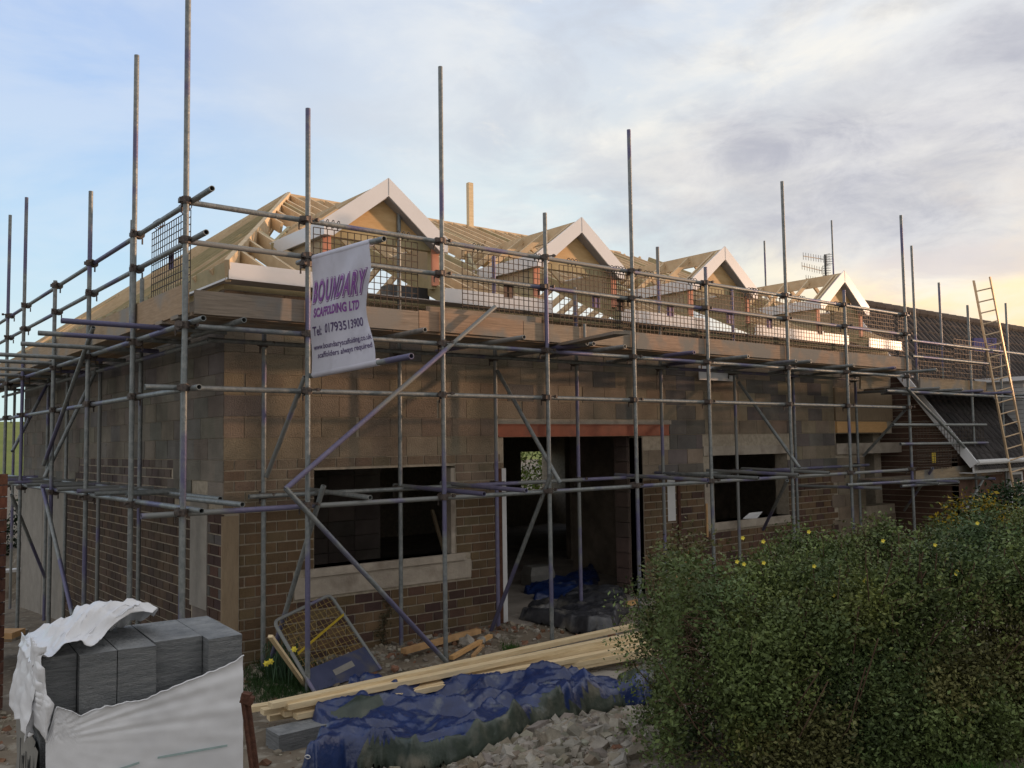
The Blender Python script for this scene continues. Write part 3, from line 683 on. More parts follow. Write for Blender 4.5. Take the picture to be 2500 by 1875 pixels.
def bpt(s,t):   # s 0..1 left->right, t 0..1 top->bottom
    y0=-1.47; yr=-2.73-.12*t+ .25*math.sin(math.pi*min(1,max(0,(t-.15)/.8)))**2
    zt=4.725-.055*s; zb=3.425+.03*s
    y=y0+(yr-y0)*s; z=zt+(zb-zt)*t
    x=XB-.032+.03*math.sin(t*7+s*4)*math.sin(math.pi*t)*(.3+s)+.045*s*math.sin(math.pi*t)+.012*math.sin(s*13+t*9)*math.sin(math.pi*t)
    return Vector((x,y,z))
mb=MB(); ns,ntt=36,44
for j in range(ntt+1):
    for i in range(ns+1): mb.v.append(tuple(bpt(i/ns,j/ntt)))
mb.f=[(j*(ns+1)+i,(j+1)*(ns+1)+i,(j+1)*(ns+1)+i+1,j*(ns+1)+i+1) for j in range(ntt) for i in range(ns)]; mb.c=[None]*len(mb.f)
tA,tB=bpt(0,0),bpt(1,0); dq=(tB-tA).normalized(); ofs=Vector((.032,0,-.005)); tb('top_pole',tA-dq*.42+ofs,tB+dq*.24+ofs,'tube',bn,r=.029)
tA,tB=bpt(0,1),bpt(1,1); dq=(tB-tA).normalized(); tb('bottom_pole',tA-dq*.12+ofs,tB+dq*.60+ofs,'tube',bn,r=.029)
sh=mb.build('banner_sheet',M['banner'],bn,smooth=True)
for nm,zz,t in (('top_hem',None,0),('bottom_hem',None,1)):
    a=bpt(0,t)+Vector((.032,0,-.005 if t==0 else 0)); b_=bpt(1,t)+Vector((.032,0,-.005 if t==0 else 0)); MB().tube(a,b_,.037,16,False).build(nm,M['banner'],bn,smooth='auto')
def text(body,name,mt,s0,s1,t0,t1,lift,offset=0.,shear=0.,spacing=1.):
    cu=bpy.data.curves.new('txt','FONT'); cu.body=body; cu.size=1; cu.offset=offset; cu.shear=shear; cu.space_character=spacing; cu.resolution_u=4; cu.fill_mode='FRONT' if hasattr(cu,'fill_mode') else cu.fill_mode
    o=bpy.data.objects.new('txt',cu); COL.objects.link(o); bpy.context.view_layer.update()
    dg=bpy.context.evaluated_depsgraph_get(); me=bpy.data.meshes.new_from_object(o.evaluated_get(dg)); bpy.data.objects.remove(o)
    bm=bmesh.new(); bm.from_mesh(me)
    bmesh.ops.triangulate(bm,faces=bm.faces[:])
    for _ in range(2):
        ed=[e for e in bm.edges if e.calc_length()>.22]
        if ed: bmesh.ops.subdivide_edges(bm,edges=ed,cuts=1); bmesh.ops.triangulate(bm,faces=bm.faces[:])
    co=[v.co.copy() for v in bm.verts]; x0=min(c.x for c in co); x1=max(c.x for c in co); yy0=0 if offset==0 else min(c.y for c in co); y0=min(c.y for c in co); y1=max(c.y for c in co)
    for v in bm.verts:
        s=s0+(s1-s0)*(v.co.x-x0)/(x1-x0); t=t1+(t0-t1)*(v.co.y-y0)/(y1-y0); p=bpt(s,t); v.co=p-Vector((lift,0,0))
    me2=bpy.data.meshes.new(name); bm.to_mesh(me2); bm.free(); me2.materials.append(M[mt]); bpy.data.meshes.remove(me)
    ob=bpy.data.objects.new(name,me2); COL.objects.link(ob); par(ob,bn); return ob
text('BOUNDARY','large_lettering','purple',.035,.955,.205,.415,.003,.050,0,1.24)
text('BOUNDARY','lettering_outline','ltxt',.045,.945,.211,.409,.006,.034,0,1.245)
text('BOUNDARY','lettering_core','purple',.055,.935,.219,.401,.009,.020,0,1.25)
text('SCAFFOLDING LTD','company_lettering','purple',.07,.88,.445,.525,.003,.042,.12,1.06)
text('Tel:','telephone_word','dtxt',.04,.20,.60,.68,.003,.018)
text('01793513900','telephone_number','dtxt',.28,.93,.595,.675,.003,.02,.2)
text('www.boundaryscaffolding.co.uk','web_lettering','dtxt',.04,.99,.752,.815,.003,.016)
text('scaffolders always required','slogan_lettering','dtxt',.11,.97,.825,.888,.003,.016)
coupler((.412,-1.392,4.67)); 
# ------------------------------------------------------------------ right hand scaffolding
s2=thing('scaffolding','lower tube scaffolding with ladder bay in front of the brown-tiled neighbouring house','scaffolding',(15.3,-1.4,0))
def t2(name,a,b,mt=None): return tb(name,a,b,mt,s2)
for px,top,y_ in ((2362,745,YO),(2292,690,YI),(2455,740,YI),(2225,600,YI),(2440,845,YO)):
    p=PY(y_,px,top); t2('standard',(p.x,y_,-.0),p,'tube')
for px,top in ((1866,588),(2030,538)):
    p=PY(6.5,px,top); t2('standard',(p.x,6.5,0),p,'tube')
for z,xa,xb in ((4.62,13.8,19.5),(4.30,13.8,17.4)): t2('guard_rail',(xa,YO-.06,z),(xb,YO-.06,z),'tube')
t2('guard_rail',PY(YO-.06,2180,1037),PY(YO-.06,2407,1037),'tube'); t2('guard_rail',PY(YO-.06,2198,1084),PY(YO-.06,2411,1081),'tube')
t2('ledger',PY(YO-.06,2164,954),PY(YO-.06,2520,972),'tube'); t2('ledger',PY(YO-.06,2200,1187),PY(YO-.06,2340,1177),'tube'); t2('ledger',PY(YO-.06,2068,1184),PY(YO-.06,2400,1165),'tube')
t2('brace',PY(YO-.1,2214,947),PY(YO-.1,2401,1140),'tube'); t2('brace',PY(YO-.1,2277,1143),PY(YI,2208,1246),'tube2'); t2('brace',PY(YO-.1,2404,1164),PY(YO-.4,2355,1250),'tube')
zu=PY(YO,2300,962).z; zl=PY(YO,2300,1180).z
for px in (2295,2350,2400,2470,2540):
    x_=PY(-1.95,px,950).x; t2('transom',(x_,-1.95,zu+.06),(x_-.05,-.2,zu+.06),random.choice(['tube','tube2']))
for px in (2150,2290,2340,2430): x_=PY(-1.9,px,1165).x; t2('transom',(x_,-1.9,zl+.06),(x_-.05,-.2,zl+.06),random.choice(['tube','tube2']))
for px,py in ((2287,903),): p=PZ(3.95,px,py); t2('transom',p,(p.x,-.3,3.95),'tube')
def bq(name,mt,p,t,col=(1,1,1),th=.04):
    mb=MB(); mb.cur=col; n_=len(p); vs=[tuple(q) for q in p]+[(q[0],q[1]+th,q[2]) for q in p]
    mb.add(vs,[tuple(range(n_)),tuple(range(n_,2*n_))[::-1]]+[(k,n_+k,n_+(k+1)%n_,(k+1)%n_) for k in range(n_)]); return mb.build(name,mt,t)
yt=YO+.05
bq('toe_board',M['boardx'],[PY(yt,2247,948),PY(yt,2247,920),PY(yt,2408,932),PY(yt,2408,955)],s2,(.95,.92,.8))
bq('toe_board',M['boardx'],[PY(yt,2236,1178),PY(yt,2236,1150),PY(yt,2430,1128),PY(yt,2430,1158)],s2,(.95,.92,.8))
bq('toe_board',M['boardx'],[PY(yt+.3,2102,950),PY(yt+.3,2102,918),PY(yt+.3,2174,920),PY(yt+.3,2174,942)],s2,(.85,.84,.75))
for k in range(4): mb=MB(); mb.cur=jit((.8,.8,.8)); mb.box(13.9,19.6,-1.28+k*.25,-1.28+k*.25+.23,zu+.09,zu+.13); mb.build('scaffold_board',M['boardx'],s2)
for k in range(4): mb=MB(); mb.cur=jit((.8,.8,.8)); mb.box(13.6,18.2,-1.28+k*.25,-1.28+k*.25+.23,zl+.09,zl+.13); mb.build('scaffold_board',M['boardx'],s2)
def guardpx(label,a,b,c,d,y_,plate,n,mr,grp='mesh guards on the right-hand scaffolding'):
    pa,pb=PY(y_,a,(b+d)/2),PY(y_,c,(b+d)/2); z1=PY(y_,(a+c)/2,b).z; z0=PY(y_,(a+c)/2,d).z
    return guard(label,(pa.x,y_,z0),(1,0,0),pb.x-pa.x,z1-z0,plate,n,mr,grp=grp)
guardpx('orange-lit mesh guard right of the white fascia on the upper right deck',2330,835,2440,925,YO-.02,None,16,8)
guardpx('upper mesh guard just right of the last tall standard',2240,845,2328,925,YO+.02,None,14,8)
guardpx('hanging mesh guard on the lower right deck with a pale plate',2238,1090,2322,1145,YO-.03,'strap',12,9)
guardpx('mesh guard behind the long diagonal tube on the right',2232,1040,2402,1130,YO-.0,None,24,9)
t2('kick_plate',(0,0,0),(0,0,.01)) if False else None
M['bluep']=mat('blue_plate_paint',(.07,.075,.20),.9,vary=.1,spec=.05)
bq('blue_plate',M['bluep'],[PY(YI,2378,855),PY(YI,2378,825),PY(YI,2433,825),PY(YI,2433,850),PY(YI,2425,862)],s2)
# ladder
ld=thing('ladder','aluminium ladder with an orange low-sun tint in its colour, leaning on the right-hand scaffolding','ladder',(17.4,-2.2,0))
def ladder():
    A0=PX(17.363,2377,685); A1=PX(17.363,2484,1240); B0=PX(17.80,2417,676); B1=PX(17.80,2513,990)
    dB=(B0-B1).normalized(); 
    MB().beam(A0,A1,.06,.035,up=(0,1,0)).build('stile',M['alu'],ld); B2=B0+(A1-A0); MB().beam(B0,B2,.06,.035,up=(0,1,0)).build('stile',M['alu'],ld)
    n_=int((A1-A0).length/.26)
    for k in range(1,n_):
        f=k/n_; a=A0.lerp(A1,f); b_=B0.lerp(B2,f); MB().tube(a,b_,.016,8,False).build('rung',M['alu'],ld)
ladder()
# aerial
ae=thing('television_aerial','dark television aerial with three comb-like arrays on one mast behind the fourth dormer','aerial',PY(12,2017,690)*1)
def aerial():
    base=PY(12,2017,692); top=PY(12,2014,622); BASE[ae.name]=base.copy(); ae.location=base
    MB().tube(Vector((base.x,12,-1)),top,.05,8,False).build('mast',M['ally'],ae)
    mm=MB(); 
    for (a,b_) in (((2010,633),(1961,625)),((2006,661),(1958,649)),((2012,688),(1968,680))):
        p,q=PY(11.9,*a),PY(11.6,*b_); mm=MB(); mm.tube(p,q,.018,6,False)
        for k in range(9):
            c=p.lerp(q,k/8); mm.tube(c+Vector((0,0,.16)),c-Vector((0,0,.16)),.011,5,False)
        for dx in (.1,.28):
            for zz in (-.22,-.11,0,.11,.22): mm.tube(p+Vector((dx,0,zz)),p+Vector((dx-.02,-.3,zz)),.012,5,False)
            mm.tube(p+Vector((dx,0,-.24)),p+Vector((dx,0,.24)),.014,5,False)
        mm.build('yagi_array',M['ally'],ae)
aerial()
# ------------------------------------------------------------------ neighbour house
nb=thing('neighbouring_house','brown-tiled neighbouring house with white bargeboard and clad dormer on the right','house',(15.85,0,0))
vx=15.85; ey=-1.63; ez=2.08; ry=1.25; rz=5.97; x1=34.
sl=(rz-ez)/(ry-ey)
nw=MB(); nw.add([(vx+.12,ey+.35,-.3),(vx+.12,ey+.35,ez+.25),(vx+.12,ry,rz-.2),(vx+.12,2*ry-ey,ez),(vx+.12,2*ry-ey,-.3)],[(0,1,2,3,4)])
nw.box(vx+.12,x1,ey+.36,ey+.5,-.3,ez+.1); nw.box(vx+.121,x1,2*ry-ey-.3,2*ry-ey,-.3,ez); nw.build('wall',M['brickn'],nb)
cm=MB()
for k in range(40):
    z=.0+k*.13
    yl=max(ey+.36,ey+(z-ez)/sl+.12); yh=2*ry-ey-.3-(max(0,z-ez)/sl)
    if z<rz-.5:
        cm.box(vx+.116,vx+.121,yl,yh,z,z+.014)
cm.build('mortar_courses',M['mortar'],nb)
rt=MB(); ntile=13; dy=(ry-ey)/ntile
for k in range(ntile):
    ya=ey-.12+k*(ry-ey+.12)/ntile; yb=ey-.12+(k+1)*(ry-ey+.12)/ntile; za=ez+(ya-ey)*sl; zb=ez+(yb-ey)*sl
    xx=vx+.02
    while xx<x1:
        w=.30; rt.cur=jit((1,1,1),.3); l_=random.uniform(0,.012)
        vs=[(xx,ya,za+.05+l_),(xx+w*.25,ya,za+.085+l_),(xx+w*.5,ya,za+.05+l_),(xx+w*.98,ya,za+.04+l_),(xx,yb,zb+.02),(xx+w*.25,yb,zb+.055),(xx+w*.5,yb,zb+.02),(xx+w*.98,yb,zb+.01),(xx,ya,za),(xx+w*.98,ya,za)]
        rt.add(vs,[(0,1,5,4),(1,2,6,5),(2,3,7,6),(8,9,3,2,1,0)]); xx+=w
rt.add([(vx,ry,rz),(x1,ry,rz),(x1,2*ry-ey+.2,ez),(vx,2*ry-ey+.2,ez)],[(0,1,2,3)])
ro=rt.build('roof',M['rtile'],nb)
rd=MB()
xx=vx
while xx<x1: rd.cur=jit((.9,.9,.9),.2); rd.tube((xx,ry,rz+.0),(xx+.44,ry,rz+.01),.13,10,False); xx+=.45
rd.build('ridge_tile',M['rtile'],ro)
bb=MB(); bb.beam((vx-.0,ey-.05,ez-.06),(vx,ry,rz-.06),.03,.20,up=(0,0,1)); bb.build('bargeboard',M['white'],nb)
bb=MB(); bb.box(vx+.02,x1,ey-.02,ey+.0,ez-.22,ez-.02); bb.box(vx+.02,x1,ey,ey+.4,ez-.24,ez-.225); bb.build('fascia',M['white'],nb)
MB().tube((vx+.02,ey-.10,ez+.0),(x1,ey-.10,ez+.0),.06,10,False).build('gutter',M['clad'],nb)
cl=MB(); 
dz0=4.0; dyf=-1.25; dx0=19.75
for k in range(20):
    z=2.3+k*.11
    if z>dz0: break
    yb=ey+(z-ez)/sl+.1
    if yb>dyf: cl.box(dx0-.012+ (k%2)*0,dx0+.02,dyf,yb,z+.008,z+.11)
cl.box(dx0+.02,dx0+3,dyf,dyf+.05,2.4,dz0)
cl.build('dormer_cladding',M['clad'],nb)
fr=MB(); fr.box(dx0-.25,dx0+3.2,dyf-.3,.8,dz0,dz0+.10); fr.build('dormer_roof',M['white'],nb)
wf=PY(ey+.3,2466,1172); 
w_=MB(); 
for a,b in ((0,.06),(.62,.68)): w_.box(wf.x+a,wf.x+b,ey+.28,ey+.34,.9,1.78)
w_.box(wf.x+.06,wf.x+.62,ey+.28,ey+.34,1.72,1.78); w_.box(wf.x+.06,wf.x+.62,ey+.28,ey+.34,.9,.96); wfo=w_.build('window',M['white'],nb)
MB().box(wf.x+.06,wf.x+.62,ey+.30,ey+.31,.96,1.72).build('pane',M['glass'],wfo)
# ------------------------------------------------------------------ block pack
ang=R(-4); e1=Vector((math.cos(ang),math.sin(ang),0)); e2=Vector((-math.sin(ang),math.cos(ang),0)); zt=1.50
FR=PZ(zt,590,1548); nf=-e2
FLp=PN(108,1600,FR,nf); LEN=(FR-FLp).dot(e1); FL=FR-e1*LEN; FL.z=0; gb=gz(FL.x,FL.y)
bp=thing('block_pack','torn white-wrapped pack of dark aircrete blocks at bottom left','block pack',(FL.x,FL.y,gb))
cols=[(108,191,.10),(191,290,.035),(290,387,.05),(387,480,.10),(480,592,.0)]
cols=[(100,197,.11),(197,291,.045),(291,388,.05),(388,508,.12),(508,592,.0)]
for px0,px1,dep in cols:
    a=(PN(px0,1600,FR,nf)-FL).dot(e1) if px0>100 else 0; b_=(PN(px1,1600,FR,nf)-FL).dot(e1)
    for row,(z0,z1) in enumerate(((gb+.12,.80),(.803,zt))):
        mb=MB(); dd=dep
        if row==0: dd=.03
        p=FL+e1*(a+.003)+e2*dd; q=FL+e1*(b_-.003)+e2*dd; r_=q+e2*(0.74-dd); s_=p+e2*(0.74-dd)
        # subdivided so that the sawn faces read as rough
        mb.add([(p.x,p.y,z0),(q.x,q.y,z0),(r_.x,r_.y,z0),(s_.x,s_.y,z0),(p.x,p.y,z1-random.uniform(0,.012)),(q.x,q.y,z1-random.uniform(0,.012)),(r_.x,r_.y,z1),(s_.x,s_.y,z1)],[(3,2,1,0),(4,5,6,7),(0,1,5,4),(1,2,6,5),(2,3,7,6),(3,0,4,7)])
        mb.build('aircrete_block',M['aircrete'],bp)
def tri(x): x=x%1.0; return abs(2*x-1)
def vr(x,y,z):
    d,_=mnoise.voronoi((x,y,z)); return 1-min(1,(d[1]-d[0])*1.5)
def lerp_tab(tab,x):
    for (a,b),(c,d) in zip(tab,tab[1:]):
        if a<=x<=c: return b+(d-b)*(x-a)/(c-a)
    return tab[0][1] if x<tab[0][0] else tab[-1][1]
top=[(111,1809),(125,1765),(135,1722),(160,1730),(196,1744),(260,1722),(320,1712),(345,1708),(430,1672),(500,1645),(560,1620),(592,1597)]
mb=MB(); nu,nv=90,60; PF=FR-e2*.015
for j in range(nv+1):
    for i in range(nu+1):
        px=111+(593-111)*i/nu; ty=lerp_tab(top,px)+2*mnoise.noise((px*.06,0,0))*2; py=ty+(2080-ty)*(j/nv)**1.5
        a=math.atan2(1809-py,px-90); fold=math.sin(a*46+1.5*math.sin(px*.012))*.5+math.sin(a*85)*.3
        amp=.013*sm((a+.02)/.08)*(1-.55*j/nv)*(1-.6*abs(math.sin(px*.004)))+.001
        if j<3: amp+=.012*(3-j)/3
        p=PN(px,py,PF,nf)+nf*(fold*amp+.004+.004*mnoise.noise((px*.03,py*.03,0))+(.018 if j==1 else 0)); mb.v.append(tuple(p))
mb.f=[(j*(nu+1)+i,(j+1)*(nu+1)+i,(j+1)*(nu+1)+i+1,j*(nu+1)+i+1) for j in range(nv) for i in range(nu)]; mb.c=[None]*len(mb.f)
o=mb.build('front_wrap',M['wrap'],bp,smooth=True)
# left face wrap and its torn drape
mb=MB(); nu,nv=24,30
for j in range(nv+1):
    for i in range(nu+1):
        d=1.0*i/nu; z=1.02-.9*(j/nv)-.25*0+ (.05*mnoise.noise((i*.5,0,3)) if j==0 else 0)
        p=FL+e2*d-e1*(.02+.012*math.sin(i*.9+j*.3)); mb.v.append((p.x,p.y,z))
mb.f=[(j*(nu+1)+i,j*(nu+1)+i+1,(j+1)*(nu+1)+i+1,(j+1)*(nu+1)+i) for j in range(nv) for i in range(nu)]; mb.c=[None]*len(mb.f)
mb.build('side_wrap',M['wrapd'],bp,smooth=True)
random.seed(5)
for k in range(7):
    bk=MB(); d=.10+k*.09; z=.98-random.uniform(.02,.12); p=FL+e2*d-e1*.036
    ring=[]; wl=[random.uniform(.012,.03) for _ in range(5)]
    for q in range(5): ring.append(tuple(p-e2*wl[q]+Vector((0,0,z-q*.07))))
    for q in range(4,-1,-1): ring.append(tuple(p+e2*wl[q]*.9+Vector((0,0,z-q*.07-.01))))
    bk.add(ring,[tuple(range(10))]); bk.build('black_print',M['black'],bp)
# top flap: outline from the photograph laid on the pack's top, front strip hanging down
def strip(name,rows,thick=0,matn='wrap',amp=.030,seedv=1):
    rr=random.Random(seedv); CR=[]
    for q_ in range(9):
        v_=Vector((rr.gauss(0,1),rr.gauss(0,1),rr.gauss(0,1))).normalized(); f_=rr.choice([1.3,2.,3.2,5.,7.]); CR.append((v_,f_,.8/f_**.8,rr.uniform(0,9)))
    K=5; G=np.array([[tuple(p) for p in r_] for r_ in rows]); a_,b_=G.shape[:2]
    ui=np.linspace(0,a_-1,(a_-1)*K+1); vi=np.linspace(0,b_-1,(b_-1)*K+1)
    H=np.stack([np.stack([np.interp(vi,np.arange(b_),G[i,:,c]) for i in range(a_)]) for c in range(3)],-1)
    H=np.stack([np.stack([np.interp(ui,np.arange(a_),H[:,j,c]) for j in range(len(vi))],1) for c in range(3)],-1)
    du=np.gradient(H,axis=0); dv=np.gradient(H,axis=1); nn=np.cross(du,dv); nn/=np.maximum(1e-9,np.linalg.norm(nn,axis=2))[...,None]
    mb=MB(); n_=len(vi)
    for i in range(len(ui)):
        for j in range(n_):
            p=Vector(H[i,j]); w_=mnoise.noise(p*3)*.9; q_=p+Vector((w_,w_*.5,-w_))*.12; hc=.7*vr(q_.x*2.6,q_.y*2.6,q_.z*4+seedv)+.35*vr(q_.x*7,q_.y*7,q_.z*8)+.1*vr(p.x*18,p.y*18,p.z*18)-.5
            mb.v.append(tuple(p+Vector(nn[i,j])*hc*amp*1.6))
    mb.f=[(j*n_+i,(j+1)*n_+i,(j+1)*n_+i+1,j*n_+i+1) for j in range(len(ui)-1) for i in range(n_-1)]; mb.c=[None]*len(mb.f)
    o=mb.build(name,M[matn],bp,smooth=True); md=o.modifiers.new('s','SOLIDIFY'); md.thickness=.002; return o
rows=[]
inner_b=[(1590,112),(1605,103),(1640,105),(1679,109),(1700,117),(1722,128),(1765,122),(1812,113)]
outer_b=[(1560,30),(1590,30),(1640,28),(1655,45),(1690,62),(1740,82),(1780,92),(1812,112)]
for k in range(19):
    py=1578+(1812-1578)*k/18; a=lerp_tab([(y,x) for y,x in outer_b],py); b_=lerp_tab([(y,x) for y,x in inner_b],py); r_=[]
    for i in range(9):
        px=a+(b_-a)*i/8; q=PN(px,py,FR-e2*.03,nf)
        q=q+nf*(.02*mnoise.noise((px*.05,py*.02,1))+.012*math.sin(px*.22+py*.03)+.02*math.sin(math.pi*i/8)); 
        # wrap round the corner
        s_=(q-FL).dot(e1)
        if s_<-.03: q=FL-e1*(.035+.2*(-s_-.03)*0+.01*math.sin(px*.3))+e2*(-s_-.03)*1.4+Vector((0,0,q.z))
        r_.append(q)
    rows.append(r_)
strip('front_flap',rows,amp=.013)
rows=[]
for j in range(15):
    t=j/14; r_=[]
    for i in range(25):
        s=-.06+.80*i/24*(1-.12*t)*(.42+.58*sm(t*1.8)) ; dd=.02+.70*t+.0
        hgt=.13*math.sin(math.pi*min(1,t*1.1))*sm((s)/.25)*(1-sm((s-.45)/.45))*1.2+.05*(1-2*abs(mnoise.noise((s*5,t*4,2))))*sm(s/.1)+.03*(1-3*abs(mnoise.noise((s*11+t*3,t*8,7))))
        z=zt+.015+max(0,hgt); 
        if s<-.02: z-= (-.02-s)*1.2
        p=FL+e1*s+e2*dd; r_.append(Vector((p.x,p.y,z)))
    rows.append(r_)
strip('top_flap',rows,amp=.019)
rows=[]
for j in range(13):
    t=j/12; r_=[]
    for i in range(15):
        d=-.03+.84*i/14; zz=1.525-.48*t*(.9+.35*mnoise.noise((i*.5,1,1))); off_=.03+.03*t*math.sin(i*1.3+t*2)+.035*t+.02*mnoise.noise((i*.7,t*5,3))
        p=FL+e2*d-e1*off_; r_.append(Vector((p.x,p.y,zz)))
    rows.append(r_)
strip('side_flap',rows,amp=.010)
grn=MB(); a=PN(290,1876,PF-e2*.012,nf); 
for (p0,p1) in (((385,1850),(555,1820)),((270,1885),(340,1862))):
    a,b_=PN(*p0,PF-e2*.014,nf),PN(*p1,PF-e2*.014,nf); grn.beam(a,b_,.002,.012,up=(0,0,1))
M['greenmark']=mat('faint_green_mark',(.36,.47,.47),.5,vary=.1,scale=30); grn.build('pen_mark',M['greenmark'],bp)
random.seed(11)
# rusty post
rp=thing('rusty_steel_post','short leaning rusty steel post beside the block pack','post',(-1.75,-5.3,.3))
a=PD(5.15,598,1700); b_=PD(5.0,632,1960)
mb=MB(); mb.beam(a,b_,.055,.01,up=(1,1,0)); mb.beam(a,b_,.01,.05,up=(1,1,0)); mb.build('shaft',M['rustpost'],rp)
mb=MB(); mb.beam(PD(5.12,590,1703),PD(5.12,618,1712),.05,.045); mb.beam(PD(5.13,592,1694),PD(5.13,612,1698),.06,.02); mb.build('cap',M['rustpost'],rp)
# ------------------------------------------------------------------ timber stack
tl=[ # left end px, right end px, drop row
 ((660,1722),(1548,1528),.33),((700,1725),(1560,1548),.30),((612,1730),(1100,1650),.22),((640,1738),(1570,1560),.25),
 ((720,1748),(1585,1572),.21),((655,1752),(1300,1640),.16),((800,1735),(1592,1585),.16),((1290,1650),(1600,1592),.12),((690,1742),(1400,1610),.22)]
for k,(a,b_,z) in enumerate(tl):
    A=PZ(z,*a); B=PZ(z,*b_)
    t=MB().beam(A,B,.10,.048).build('timber_length',M['newwood'])
    nm=['back board of','second board of','short shifted board of','middle board of','front edge board of','lowest left board of','lower middle board of','short front right board of','inner board of']
    tag(t,nm[k]+' the pale new timber stack by the blue tarpaulin','timber','new timber lengths stacked in front of the house')
tag(MB().box(-.66,-.02,-3.05,-2.78,gz(-.3,-2.9)-.03,.17).build('concrete_block',M['aircrete']),'grey concrete block propping the left end of the timber stack','block')
mb=MB(); a=PZ(.12,1300,1640);tag(MB().box(a.x+.3,a.x+.5,a.y+.2,a.y+.6,0,.1).build('timber_bearer',M['rubwood']),'wooden bearer under the right end of the timber stack','timber')
# off-cuts
def plank(px0,px1,z0,z1,w,h_,mt,label):
    tag(MB().beam(PZ(z0,*px0),PZ(z1,*px1),w,h_).build('timber_offcut',M[mt]),label,'timber')
plank((985,1590),(1168,1540),.10,.12,.10,.06,'rubwood','weathered timber offcut along the wall foot below the window')
plank((1102,1606),(1198,1552),.05,.10,.06,.045,'orange','short orange timber offcut lying by the right window pier')
plank((1155,1602),(1178,1576),.03,.05,.05,.03,'rubwood','tiny pale offcut beside the short orange timber')
plank((1505,1480),(1560,1468),.12,.12,.12,.05,'orange','orange timber offcut half hidden behind the hedge by the doorway')
plank((660,1553),(745,1673),.75,.05,.05,.03,'newwood','thin pale batten leaning behind the mesh gate')
for k,(px,py,s,lb) in enumerate(((1140,1570,.2,'grey broken block at the wall foot beside the orange offcut'),(1175,1565,.12,'small tan broken block touching the wall foot'),(965,1632,.14,'red-brown half brick on the soil between gate and timber'))):
    p=PZ(.08,px,py); mb=MB(); rockmesh(mb,(p.x,p.y,.08),s*.55,(1,1,1) if k<2 else (.7,.4,.3),2); tag(mb.build('broken_block',M['rock']),lb,'broken block')
# ------------------------------------------------------------------ mesh gate leaning on wall
gt=thing('mesh_panel_gate','blue-framed mesh panel with navy kick plate leaning askew against the brick wall','mesh panel',(1.0,-1.2,0))
A=PZ(.02,765,1692); B=PZ(.02,928,1637); Cc=PY(-.42,800,1450); Dd=PY(-.62,672,1522)
nrm=(B-A).cross(Cc-A).normalized()
def gp_(px,py): return PN(px,py,A,nrm)
A=gp_(768,1690);B=gp_(930,1635);TR=gp_(806,1452);TL=gp_(668,1518)
def rc(p,q,r_,k=.12): # rounded corner between
    return [p+(q-p).normalized()*k]
def rounded(p0,p1,p2,k=.09,n_=6):
    a=p1+(p0-p1).normalized()*k; b_=p1+(p2-p1).normalized()*k
    return [a.lerp(p1,t).lerp(p1.lerp(b_,t),t) for t in np.linspace(0,1,n_)]
pts=[A]+rounded(A,TL,TR)+rounded(TL,TR,B)+[B]
MB().path(pts,.021,8).build('tube_frame',M['tube2'],gt,smooth='auto')
wm=MB(); nU=13
for i in range(1,nU):
    f=i/nU; wm.tube(A.lerp(B,f).lerp(TL.lerp(TR,f),.28),TL.lerp(TR,f),.003,5,False)
for j in range(10):
    f=.28+.72*j/10; wm.tube(A.lerp(TL,f),B.lerp(TR,f),.003,5,False)
M['ywire']=mat('yellowed_wire',(.33,.24,.08),.6,.3,vary=.3,scale=9); wm.build('wire_mesh',M['ywire'],gt)
kp=MB(); q=[A,B,B.lerp(TR,.30),A.lerp(TL,.28)]; kp.add([tuple(p_) for p_ in q]+[tuple(p_+nrm*.008) for p_ in q],[(0,1,2,3),(7,6,5,4),(0,4,5,1),(1,5,6,2),(2,6,7,3),(3,7,4,0)]); kp.build('kick_plate',M['navy'],gt)
lbq=[(0.36,.10),(.68,.13),(.68,.20),(.36,.17)]
def gpt(u,v): return A.lerp(B,u).lerp(TL.lerp(TR,u),v)
sgn=1 if nrm.dot(CAM-A)>0 else -1
kp=MB(); kp.add([tuple(gpt(*c_)+nrm*sgn*.012) for c_ in lbq],[(0,1,2,3)]); kp.build('paper_label',M['wrapd'],gt)
sp=MB(); sp.beam(gpt(.05,.5)+nrm*sgn*.02,gpt(.98,.72)+nrm*sgn*.02,.006,.03,up=(0,0,1)); sp.build('yellow_strap',M['strap'],gt)
